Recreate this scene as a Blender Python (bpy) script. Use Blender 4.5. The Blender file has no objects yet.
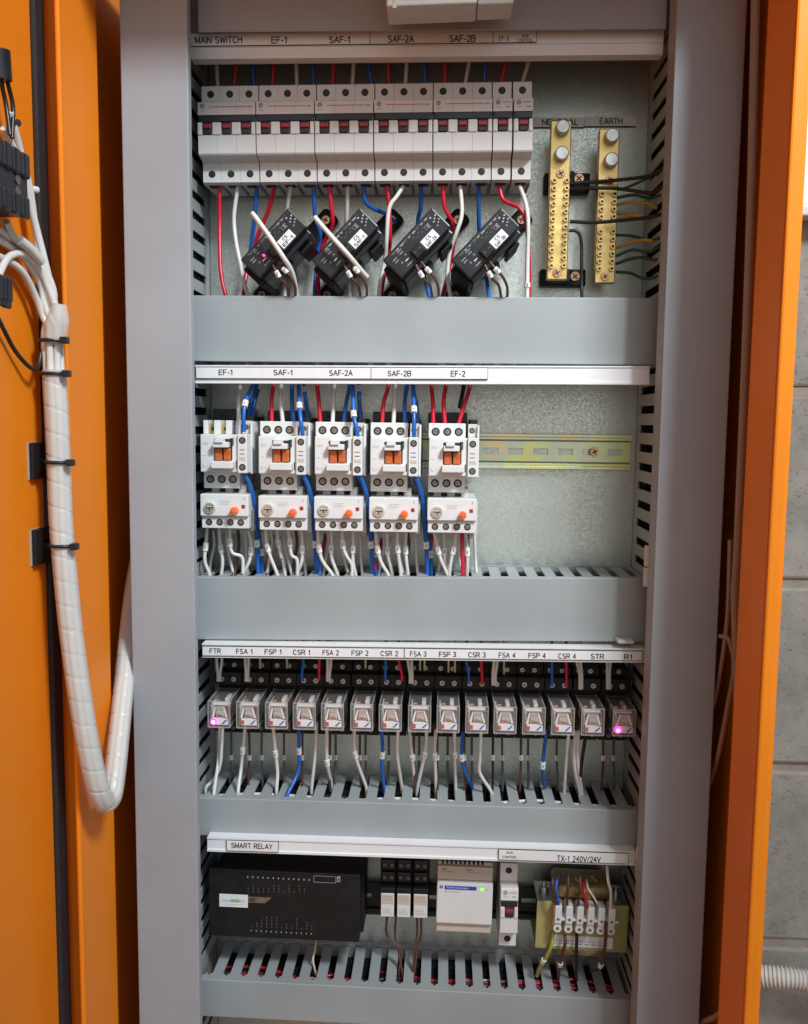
import bpy, bmesh, math, random
from mathutils import Vector, Matrix
random.seed(7)
S = .001                                    # all builders take millimetres
F, D, Z0 = 900., 915., 1400.                # focal length in pixels, camera distance to the mounting plate, eye height
SC = bpy.context.scene
COL = SC.collection

# ------------------------------------------------------------------ camera
def unit(v): return Vector(v).normalized()
Yw = unit((39., -91., 900.))
Zw = Vector((104., -9088., -900.)); Zw -= Zw.dot(Yw) * Yw; Zw.normalize()
Xw = Yw.cross(Zw)
cam = bpy.data.cameras.new('camera'); co = bpy.data.objects.new('camera', cam); COL.objects.link(co)
cam.sensor_fit = 'VERTICAL'; cam.sensor_height = 24; cam.sensor_width = 24 * 808 / 1024; cam.lens = F / 1024 * 24
cam.clip_start = .01; cam.clip_end = 50
rt = Vector((Xw[0], Yw[0], Zw[0])); dn = Vector((Xw[1], Yw[1], Zw[1])); fw = Vector((Xw[2], Yw[2], Zw[2]))
m = Matrix((rt, -dn, -fw)).transposed().to_4x4(); m.translation = Vector((0, -D * S, Z0 * S)); co.matrix_world = m
SC.camera = co

def P(px, py, y):
    """measured point of the photograph -> (x, z) in mm on the plane at depth y"""
    d = Vector((px - 404., py - 512., F)); w = (Xw.dot(d), Yw.dot(d), Zw.dot(d)); t = (y + D) / w[1]
    return w[0] * t, w[2] * t + Z0
def PX(px, py, y): return P(px, py, y)[0]
def PZv(px, py, y): return P(px, py, y)[1]
def P3(px, py, y): x, z = P(px, py, y); return (x, y, z)
def YZ(px, py, z):
    """depth at which the sight line meets the horizontal plane z"""
    d = Vector((px - 404., py - 512., F)); w = (Xw.dot(d), Yw.dot(d), Zw.dot(d)); t = (z - Z0) / w[2]
    return w[1] * t - D

# ------------------------------------------------------------------ materials
def mat(name, col, rough=.5, metal=0., var=.08, scale=60., bump=0., spec=.5, coat=0., emit=None, es=0.):
    mt = bpy.data.materials.new(name); mt.use_nodes = True
    nt = mt.node_tree; b = nt.nodes['Principled BSDF']
    b.inputs['Roughness'].default_value = rough; b.inputs['Metallic'].default_value = metal
    b.inputs['Specular IOR Level'].default_value = spec; b.inputs['Coat Weight'].default_value = coat
    b.inputs['Base Color'].default_value = (*col, 1)
    if var or bump:
        tc = nt.nodes.new('ShaderNodeTexCoord'); n = nt.nodes.new('ShaderNodeTexNoise')
        n.inputs['Scale'].default_value = scale; n.inputs['Detail'].default_value = 5
        nt.links.new(tc.outputs['Object'], n.inputs['Vector'])
    if var:
        r = nt.nodes.new('ShaderNodeValToRGB'); lo = [max(0, c * (1 - var)) for c in col]; hi = [min(1, c * (1 + var)) for c in col]
        r.color_ramp.elements[0].position = .3; r.color_ramp.elements[1].position = .7
        r.color_ramp.elements[0].color = (*lo, 1); r.color_ramp.elements[1].color = (*hi, 1)
        nt.links.new(n.outputs['Fac'], r.inputs['Fac']); nt.links.new(r.outputs['Color'], b.inputs['Base Color'])
        mr = nt.nodes.new('ShaderNodeMapRange'); mr.inputs['To Min'].default_value = max(0, rough - .08); mr.inputs['To Max'].default_value = min(1, rough + .1)
        nt.links.new(n.outputs['Fac'], mr.inputs['Value']); nt.links.new(mr.outputs['Result'], b.inputs['Roughness'])
    if bump:
        bp = nt.nodes.new('ShaderNodeBump'); bp.inputs['Strength'].default_value = bump; bp.inputs['Distance'].default_value = .001
        n2 = nt.nodes.new('ShaderNodeTexNoise'); n2.inputs['Scale'].default_value = scale * 9; n2.inputs['Detail'].default_value = 3
        nt.links.new(tc.outputs['Object'], n2.inputs['Vector'])
        nt.links.new(n2.outputs['Fac'], bp.inputs['Height']); nt.links.new(bp.outputs['Normal'], b.inputs['Normal'])
    if emit:
        b.inputs['Emission Color'].default_value = (*emit, 1); b.inputs['Emission Strength'].default_value = es
    return mt
M = dict(
 orange=mat('orange_powder_coat', (.90, .250, .012), .42, var=.06, scale=7, bump=.16, spec=.25),
 grey=mat('grey_powder_coat', (.335, .362, .392), .5, var=.07, scale=9, bump=.12),
 duct=mat('grey_pvc', (.330, .360, .368), .45, var=.08, scale=11),
 white=mat('white_plastic', (.72, .72, .71), .38, var=.03, scale=50),
 white2=mat('off_white_plastic', (.60, .59, .56), .42, var=.05, scale=50),
 cream=mat('cream_plastic', (.58, .50, .42), .45, var=.04, scale=50),
 rail=mat('white_rail_plastic', (.80, .81, .82), .35, var=.03, scale=20),
 label=mat('label_paper', (.80, .80, .80), .5, var=.03, scale=80),
 ink=mat('black_ink', (.02, .02, .02), .6, var=0),
 greyink=mat('grey_ink', (.25, .25, .26), .6, var=0),
 redink=mat('red_ink', (.55, .06, .08), .5, var=0),
 paleink=mat('pale_ink', (.42, .43, .44), .6, var=0),
 dimink=mat('dim_ink', (.11, .11, .115), .6, var=0),
 dark=mat('recess_shade_black', (.012, .012, .012), .6, var=0),  # near-black paint for the shade inside holes, slots and recesses
 black=mat('black_plastic', (.020, .022, .027), .34, var=.2, scale=90, spec=.4),
 matblack=mat('matt_black_plastic', (.013, .012, .012), .55, var=.25, scale=70, bump=.1, spec=.28),
 charcoal=mat('charcoal_plastic', (.022, .022, .03), .4, var=.1),
 navy=mat('dark_blue_plastic', (.035, .045, .08), .4, var=.1),
 steel=mat('zinc_screw', (.55, .55, .53), .35, 1., var=.2, scale=200),
 dullscrew=mat('dull_screw', (.30, .28, .25), .45, .8, var=.3, scale=300),
 palescrew=mat('pale_screw', (.62, .54, .46), .4, .7, var=.3, scale=400),
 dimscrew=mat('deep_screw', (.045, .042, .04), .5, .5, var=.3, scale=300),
 copper=mat('copper_plated_screw', (.62, .36, .22), .3, 1., var=.2, scale=200),
 brass=mat('brass', (.70, .50, .20), .33, 1., var=.15, scale=90, bump=.15),
 coil=mat('orange_brown_coil', (.50, .11, .025), .45, var=.25, scale=300),
 orangeknob=mat('orange_knob', (.95, .16, .04), .35, var=.05),
 redsw=mat('red_switch', (.36, .02, .03), .4, var=.1),
 gasket=mat('black_foam_rubber', (.018, .018, .02), .7, var=.3, scale=200, bump=.5),
 w_red=mat('red_insulation', (.60, .012, .035), .3, var=.06), w_white=mat('white_insulation', (.70, .68, .64), .35, var=.06),
 w_blue=mat('blue_insulation', (.012, .12, .48), .3, var=.06), w_brown=mat('brown_insulation', (.10, .04, .025), .38, var=.12),
 w_black=mat('black_insulation', (.014, .014, .015), .35, var=.1), w_grey=mat('dark_grey_insulation', (.10, .095, .09), .4, var=.1),
 w_pack=mat('duct_shade_sheath', (.008, .008, .009), .8, var=0, spec=.08),  # for filler cables added as the darkness inside the ducts
 w_green=mat('green_insulation', (.02, .10, .04), .35, var=.1), w_yellow=mat('yellow_insulation', (.62, .40, .05), .35, var=.1),
 w_cream=mat('cream_insulation', (.72, .60, .38), .35, var=.06), w_beige=mat('beige_cable', (.35, .25, .19), .5, var=.06),
 w_olive=mat('green_yellow_insulation', (.34, .34, .07), .35, var=.3, scale=300),
 marker=mat('ferrule_marker', (.80, .80, .77), .45, var=.05, scale=200),
 olive=mat('yellow_passivated_steel', (.42, .37, .15), .40, .1, var=.15, scale=25),
 winding=mat('varnished_winding_tape', (.30, .20, .07), .3, .0, var=.45, scale=90, coat=.4),
 block=None, red_pad=mat('red_relay_flag', (.55, .03, .03), .4, var=0),
 led=mat('magenta_led', (.9, .05, .4), .3, var=0, emit=(1., .03, .38), es=3.6),
 ledcore=mat('led_core', (.9, .6, .8), .3, var=0, emit=(1., .4, .75), es=5.),
 gled=mat('green_led', (.1, .8, .05), .3, var=0, emit=(.25, 1., .03), es=1.6),
 blue=mat('blue_print', (.015, .07, .42), .4, var=0), greenprint=mat('green_print', (.35, .62, .2), .5, var=0),
 paintwall=mat('white_painted_wall', (.85, .87, .84), .7, var=.03, scale=6),
)
def galv():
    mt = bpy.data.materials.new('galvanised_steel'); mt.use_nodes = True; nt = mt.node_tree; b = nt.nodes['Principled BSDF']
    tc = nt.nodes.new('ShaderNodeTexCoord'); v = nt.nodes.new('ShaderNodeTexVoronoi'); v.inputs['Scale'].default_value = 800
    nt.links.new(tc.outputs['Object'], v.inputs['Vector'])
    n = nt.nodes.new('ShaderNodeTexNoise'); n.inputs['Scale'].default_value = 900; n.inputs['Detail'].default_value = 4
    nt.links.new(tc.outputs['Object'], n.inputs['Vector'])
    big = nt.nodes.new('ShaderNodeTexNoise'); big.inputs['Scale'].default_value = 9; big.inputs['Detail'].default_value = 3
    nt.links.new(tc.outputs['Object'], big.inputs['Vector'])
    sep = nt.nodes.new('ShaderNodeSeparateColor'); nt.links.new(v.outputs['Color'], sep.inputs['Color'])
    a = nt.nodes.new('ShaderNodeMath'); a.operation = 'MULTIPLY_ADD'; nt.links.new(sep.outputs[0], a.inputs[0]); a.inputs[1].default_value = .45
    nt.links.new(n.outputs['Fac'], a.inputs[2])
    a2 = nt.nodes.new('ShaderNodeMath'); a2.operation = 'MULTIPLY_ADD'; nt.links.new(big.outputs['Fac'], a2.inputs[0]); a2.inputs[1].default_value = .2; nt.links.new(a.outputs[0], a2.inputs[2])
    r = nt.nodes.new('ShaderNodeValToRGB'); r.color_ramp.elements[0].position = .5; r.color_ramp.elements[1].position = 1.
    r.color_ramp.elements[0].color = (.50, .53, .49, 1); r.color_ramp.elements[1].color = (.66, .70, .66, 1)
    nt.links.new(a2.outputs[0], r.inputs['Fac']); nt.links.new(r.outputs['Color'], b.inputs['Base Color'])
    mr = nt.nodes.new('ShaderNodeMapRange'); mr.inputs['To Min'].default_value = .30; mr.inputs['To Max'].default_value = .50
    nt.links.new(sep.outputs[1], mr.inputs['Value']); nt.links.new(mr.outputs['Result'], b.inputs['Roughness'])
    b.inputs['Metallic'].default_value = .85
    return mt
M['galv'] = galv()
def zinc():
    mt = bpy.data.materials.new('rainbow_zinc'); mt.use_nodes = True; nt = mt.node_tree; b = nt.nodes['Principled BSDF']
    tc = nt.nodes.new('ShaderNodeTexCoord'); mp = nt.nodes.new('ShaderNodeMapping'); mp.inputs['Scale'].default_value = (22, 3, 30)
    n = nt.nodes.new('ShaderNodeTexNoise'); n.inputs['Scale'].default_value = 1.; n.inputs['Detail'].default_value = 2
    nt.links.new(tc.outputs['Object'], mp.inputs['Vector']); nt.links.new(mp.outputs['Vector'], n.inputs['Vector'])
    r = nt.nodes.new('ShaderNodeValToRGB'); e = r.color_ramp.elements
    e[0].position = .3; e[0].color = (.95, .88, .36, 1); e[1].position = .72; e[1].color = (.92, .80, .48, 1)
    k = e.new(.45); k.color = (.88, .92, .44, 1); k = e.new(.56); k.color = (.72, .82, .66, 1); k = e.new(.64); k.color = (.95, .78, .46, 1)
    nt.links.new(n.outputs['Fac'], r.inputs['Fac']); nt.links.new(r.outputs['Color'], b.inputs['Base Color'])
    b.inputs['Metallic'].default_value = .6; b.inputs['Roughness'].default_value = .36
    return mt
M['zinc'] = zinc()
def clear(name, tint, gl, alpha):
    mt = bpy.data.materials.new(name); mt.use_nodes = True; nt = mt.node_tree; b = nt.nodes['Principled BSDF']
    b.inputs['Base Color'].default_value = (*tint, 1); b.inputs['Roughness'].default_value = gl
    b.inputs['Alpha'].default_value = alpha; b.inputs['Specular IOR Level'].default_value = .8
    return mt
M['clear'] = clear('clear_polycarbonate', (.78, .75, .72), .08, .13)
M['clearedge'] = clear('clear_polycarbonate_edge', (.60, .56, .52), .2, .38)
M['wrap'] = clear('translucent_spiral_wrap', (.80, .80, .77), .35, .55)
def blockmat():
    mt = bpy.data.materials.new('concrete_block'); mt.use_nodes = True; nt = mt.node_tree; b = nt.nodes['Principled BSDF']
    tc = nt.nodes.new('ShaderNodeTexCoord')
    n = nt.nodes.new('ShaderNodeTexNoise'); n.inputs['Scale'].default_value = 14; n.inputs['Detail'].default_value = 8; n.inputs['Roughness'].default_value = .7
    nt.links.new(tc.outputs['Object'], n.inputs['Vector'])
    r = nt.nodes.new('ShaderNodeValToRGB'); r.color_ramp.elements[0].position = .3; r.color_ramp.elements[1].position = .72
    r.color_ramp.elements[0].color = (.19, .185, .16, 1); r.color_ramp.elements[1].color = (.37, .36, .32, 1)
    nt.links.new(n.outputs['Fac'], r.inputs['Fac'])
    mp = nt.nodes.new('ShaderNodeMapping'); mp.inputs['Rotation'].default_value = (0, .6, 0); mp.inputs['Scale'].default_value = (1., 1, 1.25)
    nt.links.new(tc.outputs['Object'], mp.inputs['Vector'])
    p = nt.nodes.new('ShaderNodeTexNoise'); p.inputs['Scale'].default_value = 210; p.inputs['Detail'].default_value = 6; p.inputs['Roughness'].default_value = .5
    nt.links.new(mp.outputs['Vector'], p.inputs['Vector'])
    pr = nt.nodes.new('ShaderNodeValToRGB'); pr.color_ramp.elements[0].position = .27; pr.color_ramp.elements[1].position = .40
    nt.links.new(p.outputs['Fac'], pr.inputs['Fac'])
    mx = nt.nodes.new('ShaderNodeMix'); mx.data_type = 'RGBA'; mx.blend_type = 'MULTIPLY'; mx.inputs['Factor'].default_value = .18
    nt.links.new(r.outputs['Color'], mx.inputs['A']); nt.links.new(pr.outputs['Color'], mx.inputs['B'])
    nt.links.new(mx.outputs['Result'], b.inputs['Base Color']); b.inputs['Roughness'].default_value = .85
    bp = nt.nodes.new('ShaderNodeBump'); bp.inputs['Strength'].default_value = .45; bp.inputs['Distance'].default_value = .002
    nt.links.new(pr.outputs['Color'], bp.inputs['Height']); nt.links.new(bp.outputs['Normal'], b.inputs['Normal'])
    return mt
M['block'] = blockmat()

# ------------------------------------------------------------------ mesh builder (mm)
TEXT_CACHE = {}
def _arc(cx, cy, rx, ry, a0, a1, n=9): return [(cx + rx * math.cos(math.radians(a0 + (a1 - a0) * i / n)), cy + ry * math.sin(math.radians(a0 + (a1 - a0) * i / n))) for i in range(n + 1)]
GL = {
 'A': (.72, [[(0, 0), (.36, 1), (.72, 0)], [(.13, .34), (.59, .34)]]),
 'B': (.64, [[(.4, .53), (0, .53), (0, 1), (.38, 1)] + _arc(.38, .765, .24, .235, 90, -90) + [(.4, .53)] + _arc(.4, .265, .24, .265, 90, -90) + [(0, 0), (0, .53)]]),
 'C': (.70, [_arc(.36, .5, .36, .5, 42, 318, 16)]),
 'E': (.60, [[(.60, 0), (0, 0), (0, 1), (.58, 1)], [(0, .53), (.54, .53)]]),
 'F': (.56, [[(0, 0), (0, 1), (.56, 1)], [(0, .51), (.48, .51)]]),
 'H': (.64, [[(0, 0), (0, 1)], [(.64, 0), (.64, 1)], [(0, .53), (.64, .53)]]),
 'I': (.04, [[(.02, 0), (.02, 1)]]),
 'K': (.64, [[(0, 0), (0, 1)], [(.62, 1), (0, .38)], [(.22, .6), (.66, 0)]]),
 'L': (.52, [[(0, 1), (0, 0), (.52, 0)]]),
 'M': (.76, [[(0, 0), (0, 1), (.38, .1), (.76, 1), (.76, 0)]]),
 'N': (.64, [[(0, 0), (0, 1), (.64, 0), (.64, 1)]]),
 'O': (.76, [_arc(.38, .5, .38, .5, 0, 360, 20)]),
 'P': (.60, [[(0, 0), (0, 1), (.36, 1)] + _arc(.36, .735, .26, .265, 90, -90) + [(0, .47)]]),
 'R': (.66, [[(0, 0), (0, 1), (.38, 1)] + _arc(.38, .74, .25, .26, 90, -90) + [(0, .48)], [(.34, .48), (.68, 0)]]),
 'S': (.62, [_arc(.31, .75, .27, .25, 30, 270, 10)[:-1] + _arc(.31, .25, .31, .25, 90, -150, 10)]),
 'T': (.64, [[(0, 1), (.64, 1)], [(.32, 1), (.32, 0)]]),
 'U': (.64, [[(0, 1), (0, .32)] + _arc(.32, .32, .32, .32, 180, 360) + [(.64, 1)]]),
 'V': (.68, [[(0, 1), (.34, 0), (.68, 1)]]),
 'W': (.96, [[(0, 1), (.24, 0), (.48, .95), (.72, 0), (.96, 1)]]),
 'X': (.66, [[(0, 0), (.66, 1)], [(0, 1), (.66, 0)]]),
 'Y': (.66, [[(0, 1), (.33, .45), (.66, 1)], [(.33, .45), (.33, 0)]]),
 '0': (.54, [_arc(.27, .5, .27, .5, 0, 360, 18)]),
 '1': (.36, [[(.04, .74), (.24, .98), (.24, 0)]]),
 '2': (.54, [_arc(.27, .72, .25, .28, 165, -35, 9) + [(.02, 0), (.54, 0)]]),
 '3': (.54, [_arc(.26, .75, .23, .25, 160, -90, 9) + _arc(.26, .26, .27, .26, 90, -160, 9)]),
 '4': (.56, [[(.40, 0), (.40, 1), (0, .32), (.56, .32)]]),
 '-': (.30, [[(0, .38), (.30, .38)]]), '/': (.34, [[(0, 0), (.34, 1)]]), ' ': (.28, [])}
def stroke_geo(t, th):
    v = []; f = []; x = 0
    for ch in t:
        w, st = GL[ch]
        for pl in st:
            for (a, b), (c, d) in zip(pl, pl[1:]):
                L_ = math.hypot(c - a, d - b) or 1; ux, uy = (c - a) / L_, (d - b) / L_; e = th * .45
                a_, b_, c_, d_ = a - ux * e, b - uy * e, c + ux * e, d + uy * e; nx, ny = -uy * th, ux * th; k = len(v)
                v += [(x + a_ + nx, b_ + ny), (x + a_ - nx, b_ - ny), (x + c_ - nx, d_ - ny), (x + c_ + nx, d_ + ny)]; f.append((k, k + 1, k + 2, k + 3))
        x += w + .24
    return v, f
def text_geo(s, bold):
    k = (s, bold)
    if k in TEXT_CACHE: return TEXT_CACHE[k]
    if all(c in GL for c in s):
        v, f = stroke_geo(s, .092); x0 = min(p[0] for p in v); x1 = max(p[0] for p in v); y0 = -.05; y1 = 1.05
        v = [((p[0] - (x0 + x1) / 2) / (x1 - x0), (p[1] - .5) / (y1 - y0)) for p in v]; TEXT_CACHE[k] = (v, f); return v, f
    cu = bpy.data.curves.new('t', 'FONT'); cu.body = s; cu.size = 1; cu.align_x = 'CENTER'; cu.resolution_u = 3; cu.offset = bold; cu.space_line = .9
    o = bpy.data.objects.new('t', cu); COL.objects.link(o)
    dg = bpy.context.evaluated_depsgraph_get(); dg.update(); me = bpy.data.meshes.new_from_object(o.evaluated_get(dg))
    v = [tuple(p.co) for p in me.vertices]; f = [tuple(p.vertices) for p in me.polygons]
    bpy.data.objects.remove(o); bpy.data.curves.remove(cu); bpy.data.meshes.remove(me)
    x0 = min(p[0] for p in v); x1 = max(p[0] for p in v); y0 = min(p[1] for p in v); y1 = max(p[1] for p in v)
    v = [((p[0] - (x0 + x1) / 2) / (x1 - x0), (p[1] - (y0 + y1) / 2) / (y1 - y0)) for p in v]
    TEXT_CACHE[k] = (v, f); return v, f
class MB:
    def __init__(s): s.v = []; s.f = []; s.mi = []; s.sm = []; s.mats = []
    def add(s, vs, fs, m, smooth=False):
        m = M[m]
        if m not in s.mats: s.mats.append(m)
        i = s.mats.index(m); n = len(s.v); s.v += [tuple(v) for v in vs]
        for f in fs: s.f.append(tuple(n + a for a in f)); s.mi.append(i); s.sm.append(smooth)
        return s
    def box(s, x0, x1, y0, y1, z0, z1, m, bev=0, seg=2):
        x0, x1 = min(x0, x1), max(x0, x1); y0, y1 = min(y0, y1), max(y0, y1); z0, z1 = min(z0, z1), max(z0, z1)
        if not bev:
            vs = [(x, y, z) for x in (x0, x1) for y in (y0, y1) for z in (z0, z1)]
            return s.add(vs, [(0, 1, 3, 2), (4, 6, 7, 5), (0, 4, 5, 1), (2, 3, 7, 6), (0, 2, 6, 4), (1, 5, 7, 3)], m)
        bm = bmesh.new(); bmesh.ops.create_cube(bm, size=1)
        for v in bm.verts: v.co = Vector(((v.co.x + .5) * (x1 - x0) + x0, (v.co.y + .5) * (y1 - y0) + y0, (v.co.z + .5) * (z1 - z0) + z0))
        bmesh.ops.bevel(bm, geom=bm.edges[:], offset=min(bev, .45 * min(x1 - x0, y1 - y0, z1 - z0)), segments=seg, affect='EDGES', profile=.5)
        bm.verts.index_update()
        s.add([v.co[:] for v in bm.verts], [[v.index for v in f.verts] for f in bm.faces], m); bm.free(); return s
    def prism(s, poly, y0, y1, m):
        """poly in (x,z), counter-clockwise seen from the front"""
        n = len(poly); vs = [(x, y0, z) for x, z in poly] + [(x, y1, z) for x, z in poly]
        fs = [tuple(range(n)), tuple(range(2 * n - 1, n - 1, -1))] + [(i, i + n, (i + 1) % n + n, (i + 1) % n) for i in range(n)]
        return s.add(vs, fs, m)
    def prism_x(s, poly, x0, x1, m):
        """poly in (y,z)"""
        n = len(poly); vs = [(x0, y, z) for y, z in poly] + [(x1, y, z) for y, z in poly]
        fs = [tuple(range(n)), tuple(range(2 * n - 1, n - 1, -1))] + [(i, i + n, (i + 1) % n + n, (i + 1) % n) for i in range(n)]
        return s.add(vs, fs, m)
    def prism_z(s, poly, z0, z1, m):
        """poly in (x,y)"""
        n = len(poly); vs = [(x, y, z0) for x, y in poly] + [(x, y, z1) for x, y in poly]
        fs = [tuple(range(n)), tuple(range(2 * n - 1, n - 1, -1))] + [(i, i + n, (i + 1) % n + n, (i + 1) % n) for i in range(n)]
        return s.add(vs, fs, m)
    def cyl(s, x, z, y0, y1, r, m, n=16, r1=None):
        """cylinder along y; y1 is the end nearer the camera"""
        r1 = r if r1 is None else r1
        vs = [(x + r * math.cos(a), y0, z + r * math.sin(a)) for a in [2 * math.pi * i / n for i in range(n)]]
        vs += [(x + r1 * math.cos(a), y1, z + r1 * math.sin(a)) for a in [2 * math.pi * i / n for i in range(n)]]
        s.add(vs, [(i, (i + 1) % n, (i + 1) % n + n, i + n) for i in range(n)], m, True)
        return s.add(vs[n:], [tuple(range(n))], m).add(vs[:n], [tuple(range(n - 1, -1, -1))], m)
    def ring(s, x, z, y, r0, r1, m, n=16, d=.8):
        """recess rim: sloped collar from outer radius r1 at y to inner r0 at y+d, standing proud"""
        A = [2 * math.pi * i / n for i in range(n)]
        vs = [(x + r1 * math.cos(a), y, z + r1 * math.sin(a)) for a in A] + [(x + r1 * math.cos(a), y - d, z + r1 * math.sin(a)) for a in A]
        vs += [(x + r0 * math.cos(a), y - d, z + r0 * math.sin(a)) for a in A] + [(x + r0 * math.cos(a), y, z + r0 * math.sin(a)) for a in A]
        fs = [(i + k * n, (i + 1) % n + k * n, (i + 1) % n + (k + 1) * n, i + (k + 1) * n) for k in range(3) for i in range(n)]
        return s.add(vs, fs, m, True)
    def screw(s, x, z, y, r, m='steel', rot=.4, h=1.2):
        s.cyl(x, z, y, y - h, r, m, 16, r * .88)
        for k in (0, math.pi / 2):
            a = rot + k; c, sn = math.cos(a), math.sin(a); L, w = r * .62, r * .13
            p = [(x + c * L - sn * w, z + sn * L + c * w), (x - c * L - sn * w, z - sn * L + c * w), (x - c * L + sn * w, z - sn * L - c * w), (x + c * L + sn * w, z + sn * L - c * w)]
            s.add([(a_, y - h - (.06 if k else .1), b_) for a_, b_ in p], [(0, 1, 2, 3)], 'dark')
        return s
    def hole(s, x, z, y, r, body='white', inner='dullscrew'):
        s.cyl(x, z, y, y - .15, r, 'dark', 16)  # flat near-black disc paints the shaded recess, nothing is cut
        if inner:
            s.cyl(x, z, y, y - .3, r * .62, inner, 12); s.add([(x - r * .4, y - .4, z - .25), (x + r * .4, y - .4, z - .05), (x + r * .4, y - .4, z + .25), (x - r * .4, y - .4, z + .05)], [(0, 1, 2, 3)], 'dark')
        return s
    def tube(s, pts, r, m, n=8, cap=True, helix=None):
        pts = [Vector(p) for p in pts]; ring0 = len(pts); vs = []; fs = []
        t0 = (pts[1] - pts[0]).normalized(); up = Vector((0, 1, 0)) if abs(t0.y) < .9 else Vector((1, 0, 0)); nn = (up - up.dot(t0) * t0).normalized()
        L = 0
        for i, p in enumerate(pts):
            t = ((pts[min(i + 1, ring0 - 1)] - pts[max(i - 1, 0)])).normalized()
            if i: L += (pts[i] - pts[i - 1]).length
            nn = (nn - nn.dot(t) * t).normalized(); b = t.cross(nn)
            for k in range(n):
                a = 2 * math.pi * k / n; rr = r(i / (ring0 - 1)) if callable(r) else r
                if helix:
                    ph = (L / helix[0] + k / n) % 1; rr -= helix[1] * (1 if ph < helix[2] else 0)
                vs.append(p + rr * (math.cos(a) * nn + math.sin(a) * b))
        for i in range(ring0 - 1):
            for k in range(n): fs.append((i * n + k, i * n + (k + 1) % n, (i + 1) * n + (k + 1) % n, (i + 1) * n + k))
        s.add(vs, fs, m, True)
        if cap: s.add(vs[:n], [tuple(range(n - 1, -1, -1))], m); s.add(vs[-n:], [tuple(range(n))], m)
        return s
    def text(s, t, x, z, y, w, h, m='ink', bold=.012, rot=0.):
        v, f = text_geo(t, bold); c, sn = math.cos(rot), math.sin(rot)
        return s.add([(x + a * w * c - b * h * sn, y, z + a * w * sn + b * h * c) for a, b in v], f, m)
    def flat(s, x0, x1, z0, z1, y, m): return s.add([(x0, y, z0), (x1, y, z0), (x1, y, z1), (x0, y, z1)], [(0, 1, 2, 3)], m)
    def build(s, name, parent=None, loc=None):
        me = bpy.data.meshes.new(name); me.from_pydata([(a * S, b * S, c * S) for a, b, c in s.v], [], s.f)
        for mt in s.mats: me.materials.append(mt)
        me.polygons.foreach_set('material_index', s.mi); me.polygons.foreach_set('use_smooth', s.sm)
        me.update()
        bm = bmesh.new(); bm.from_mesh(me); bmesh.ops.recalc_face_normals(bm, faces=bm.faces); bm.to_mesh(me); bm.free()
        o = bpy.data.objects.new(name, me); COL.objects.link(o)
        if parent: o.parent = parent
        if loc: o.location = [c * S for c in loc]
        return o
def tag(o, label, cat, group=None, kind=None):
    o['label'] = label; o['category'] = cat
    if group: o['group'] = group
    if kind: o['kind'] = kind
    return o
def empty(name, x, y, z, label, cat, group=None, tilt=0.):
    o = bpy.data.objects.new(name, None); COL.objects.link(o); o.location = (x * S, y * S, z * S); o.rotation_euler = (0, tilt, 0); o.empty_display_size = .01
    return tag(o, label, cat, group)
def kids(o): return [c for c in bpy.data.objects if c.parent == o]
def dup(root, x, y, z, label, tilt=None):
    r = root.copy(); COL.objects.link(r); r.location = (x * S, y * S, z * S); r['label'] = label
    if tilt is not None: r.rotation_euler = (0, tilt, 0)
    for ch in kids(root):
        c = ch.copy(); COL.objects.link(c); c.parent = r
        for g in kids(ch):
            d = g.copy(); COL.objects.link(d); d.parent = c
    return r
def spline(pts, k=8):
    pts = [Vector(p) for p in pts]
    if len(pts) == 2: return [pts[0].lerp(pts[1], i / k) for i in range(k + 1)]
    e = [2 * pts[0] - pts[1]] + pts + [2 * pts[-1] - pts[-2]]; out = []
    for i in range(1, len(e) - 2):
        a, b, c, d = e[i - 1:i + 3]
        for j in range(k):
            t = j / k; out.append(.5 * ((2 * b) + (c - a) * t + (2 * a - 5 * b + 4 * c - d) * t * t + (3 * b - a - 3 * c + d) * t ** 3))
    out.append(pts[-1]); return out
WN = 0
def wire(pts, r, color, label, group, marks=(), k=7, cat='wire', name='wire', mlen=6., mmat='marker'):
    """pts: mm points in space; marks: fractions of the length carrying a sleeve"""
    path = spline(pts, k)
    o = MB().tube(path, r, 'w_' + color, 8).build(name); tag(o, label, cat, group)
    cum = [0.]
    for a, b in zip(path, path[1:]): cum.append(cum[-1] + (b - a).length)
    for f in marks:
        c = f * cum[-1]; seg = []
        for q in range(5):
            d = min(max(c - mlen / 2 + mlen * q / 4, 0), cum[-1] - .01); i = max(j for j in range(len(cum)) if cum[j] <= d); i = min(i, len(path) - 2)
            seg.append(path[i].lerp(path[i + 1], (d - cum[i]) / max(cum[i + 1] - cum[i], 1e-6)))
        rm = r + .95
        mb = MB().tube(seg, rm, mmat, 10)
        mid = seg[2]; mb.flat(mid.x - .5, mid.x + .6, mid.z - 1.6, mid.z + 1.6, mid.y - rm - .08, 'greyink')
        mb.build('marker', o)
    return o

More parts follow.
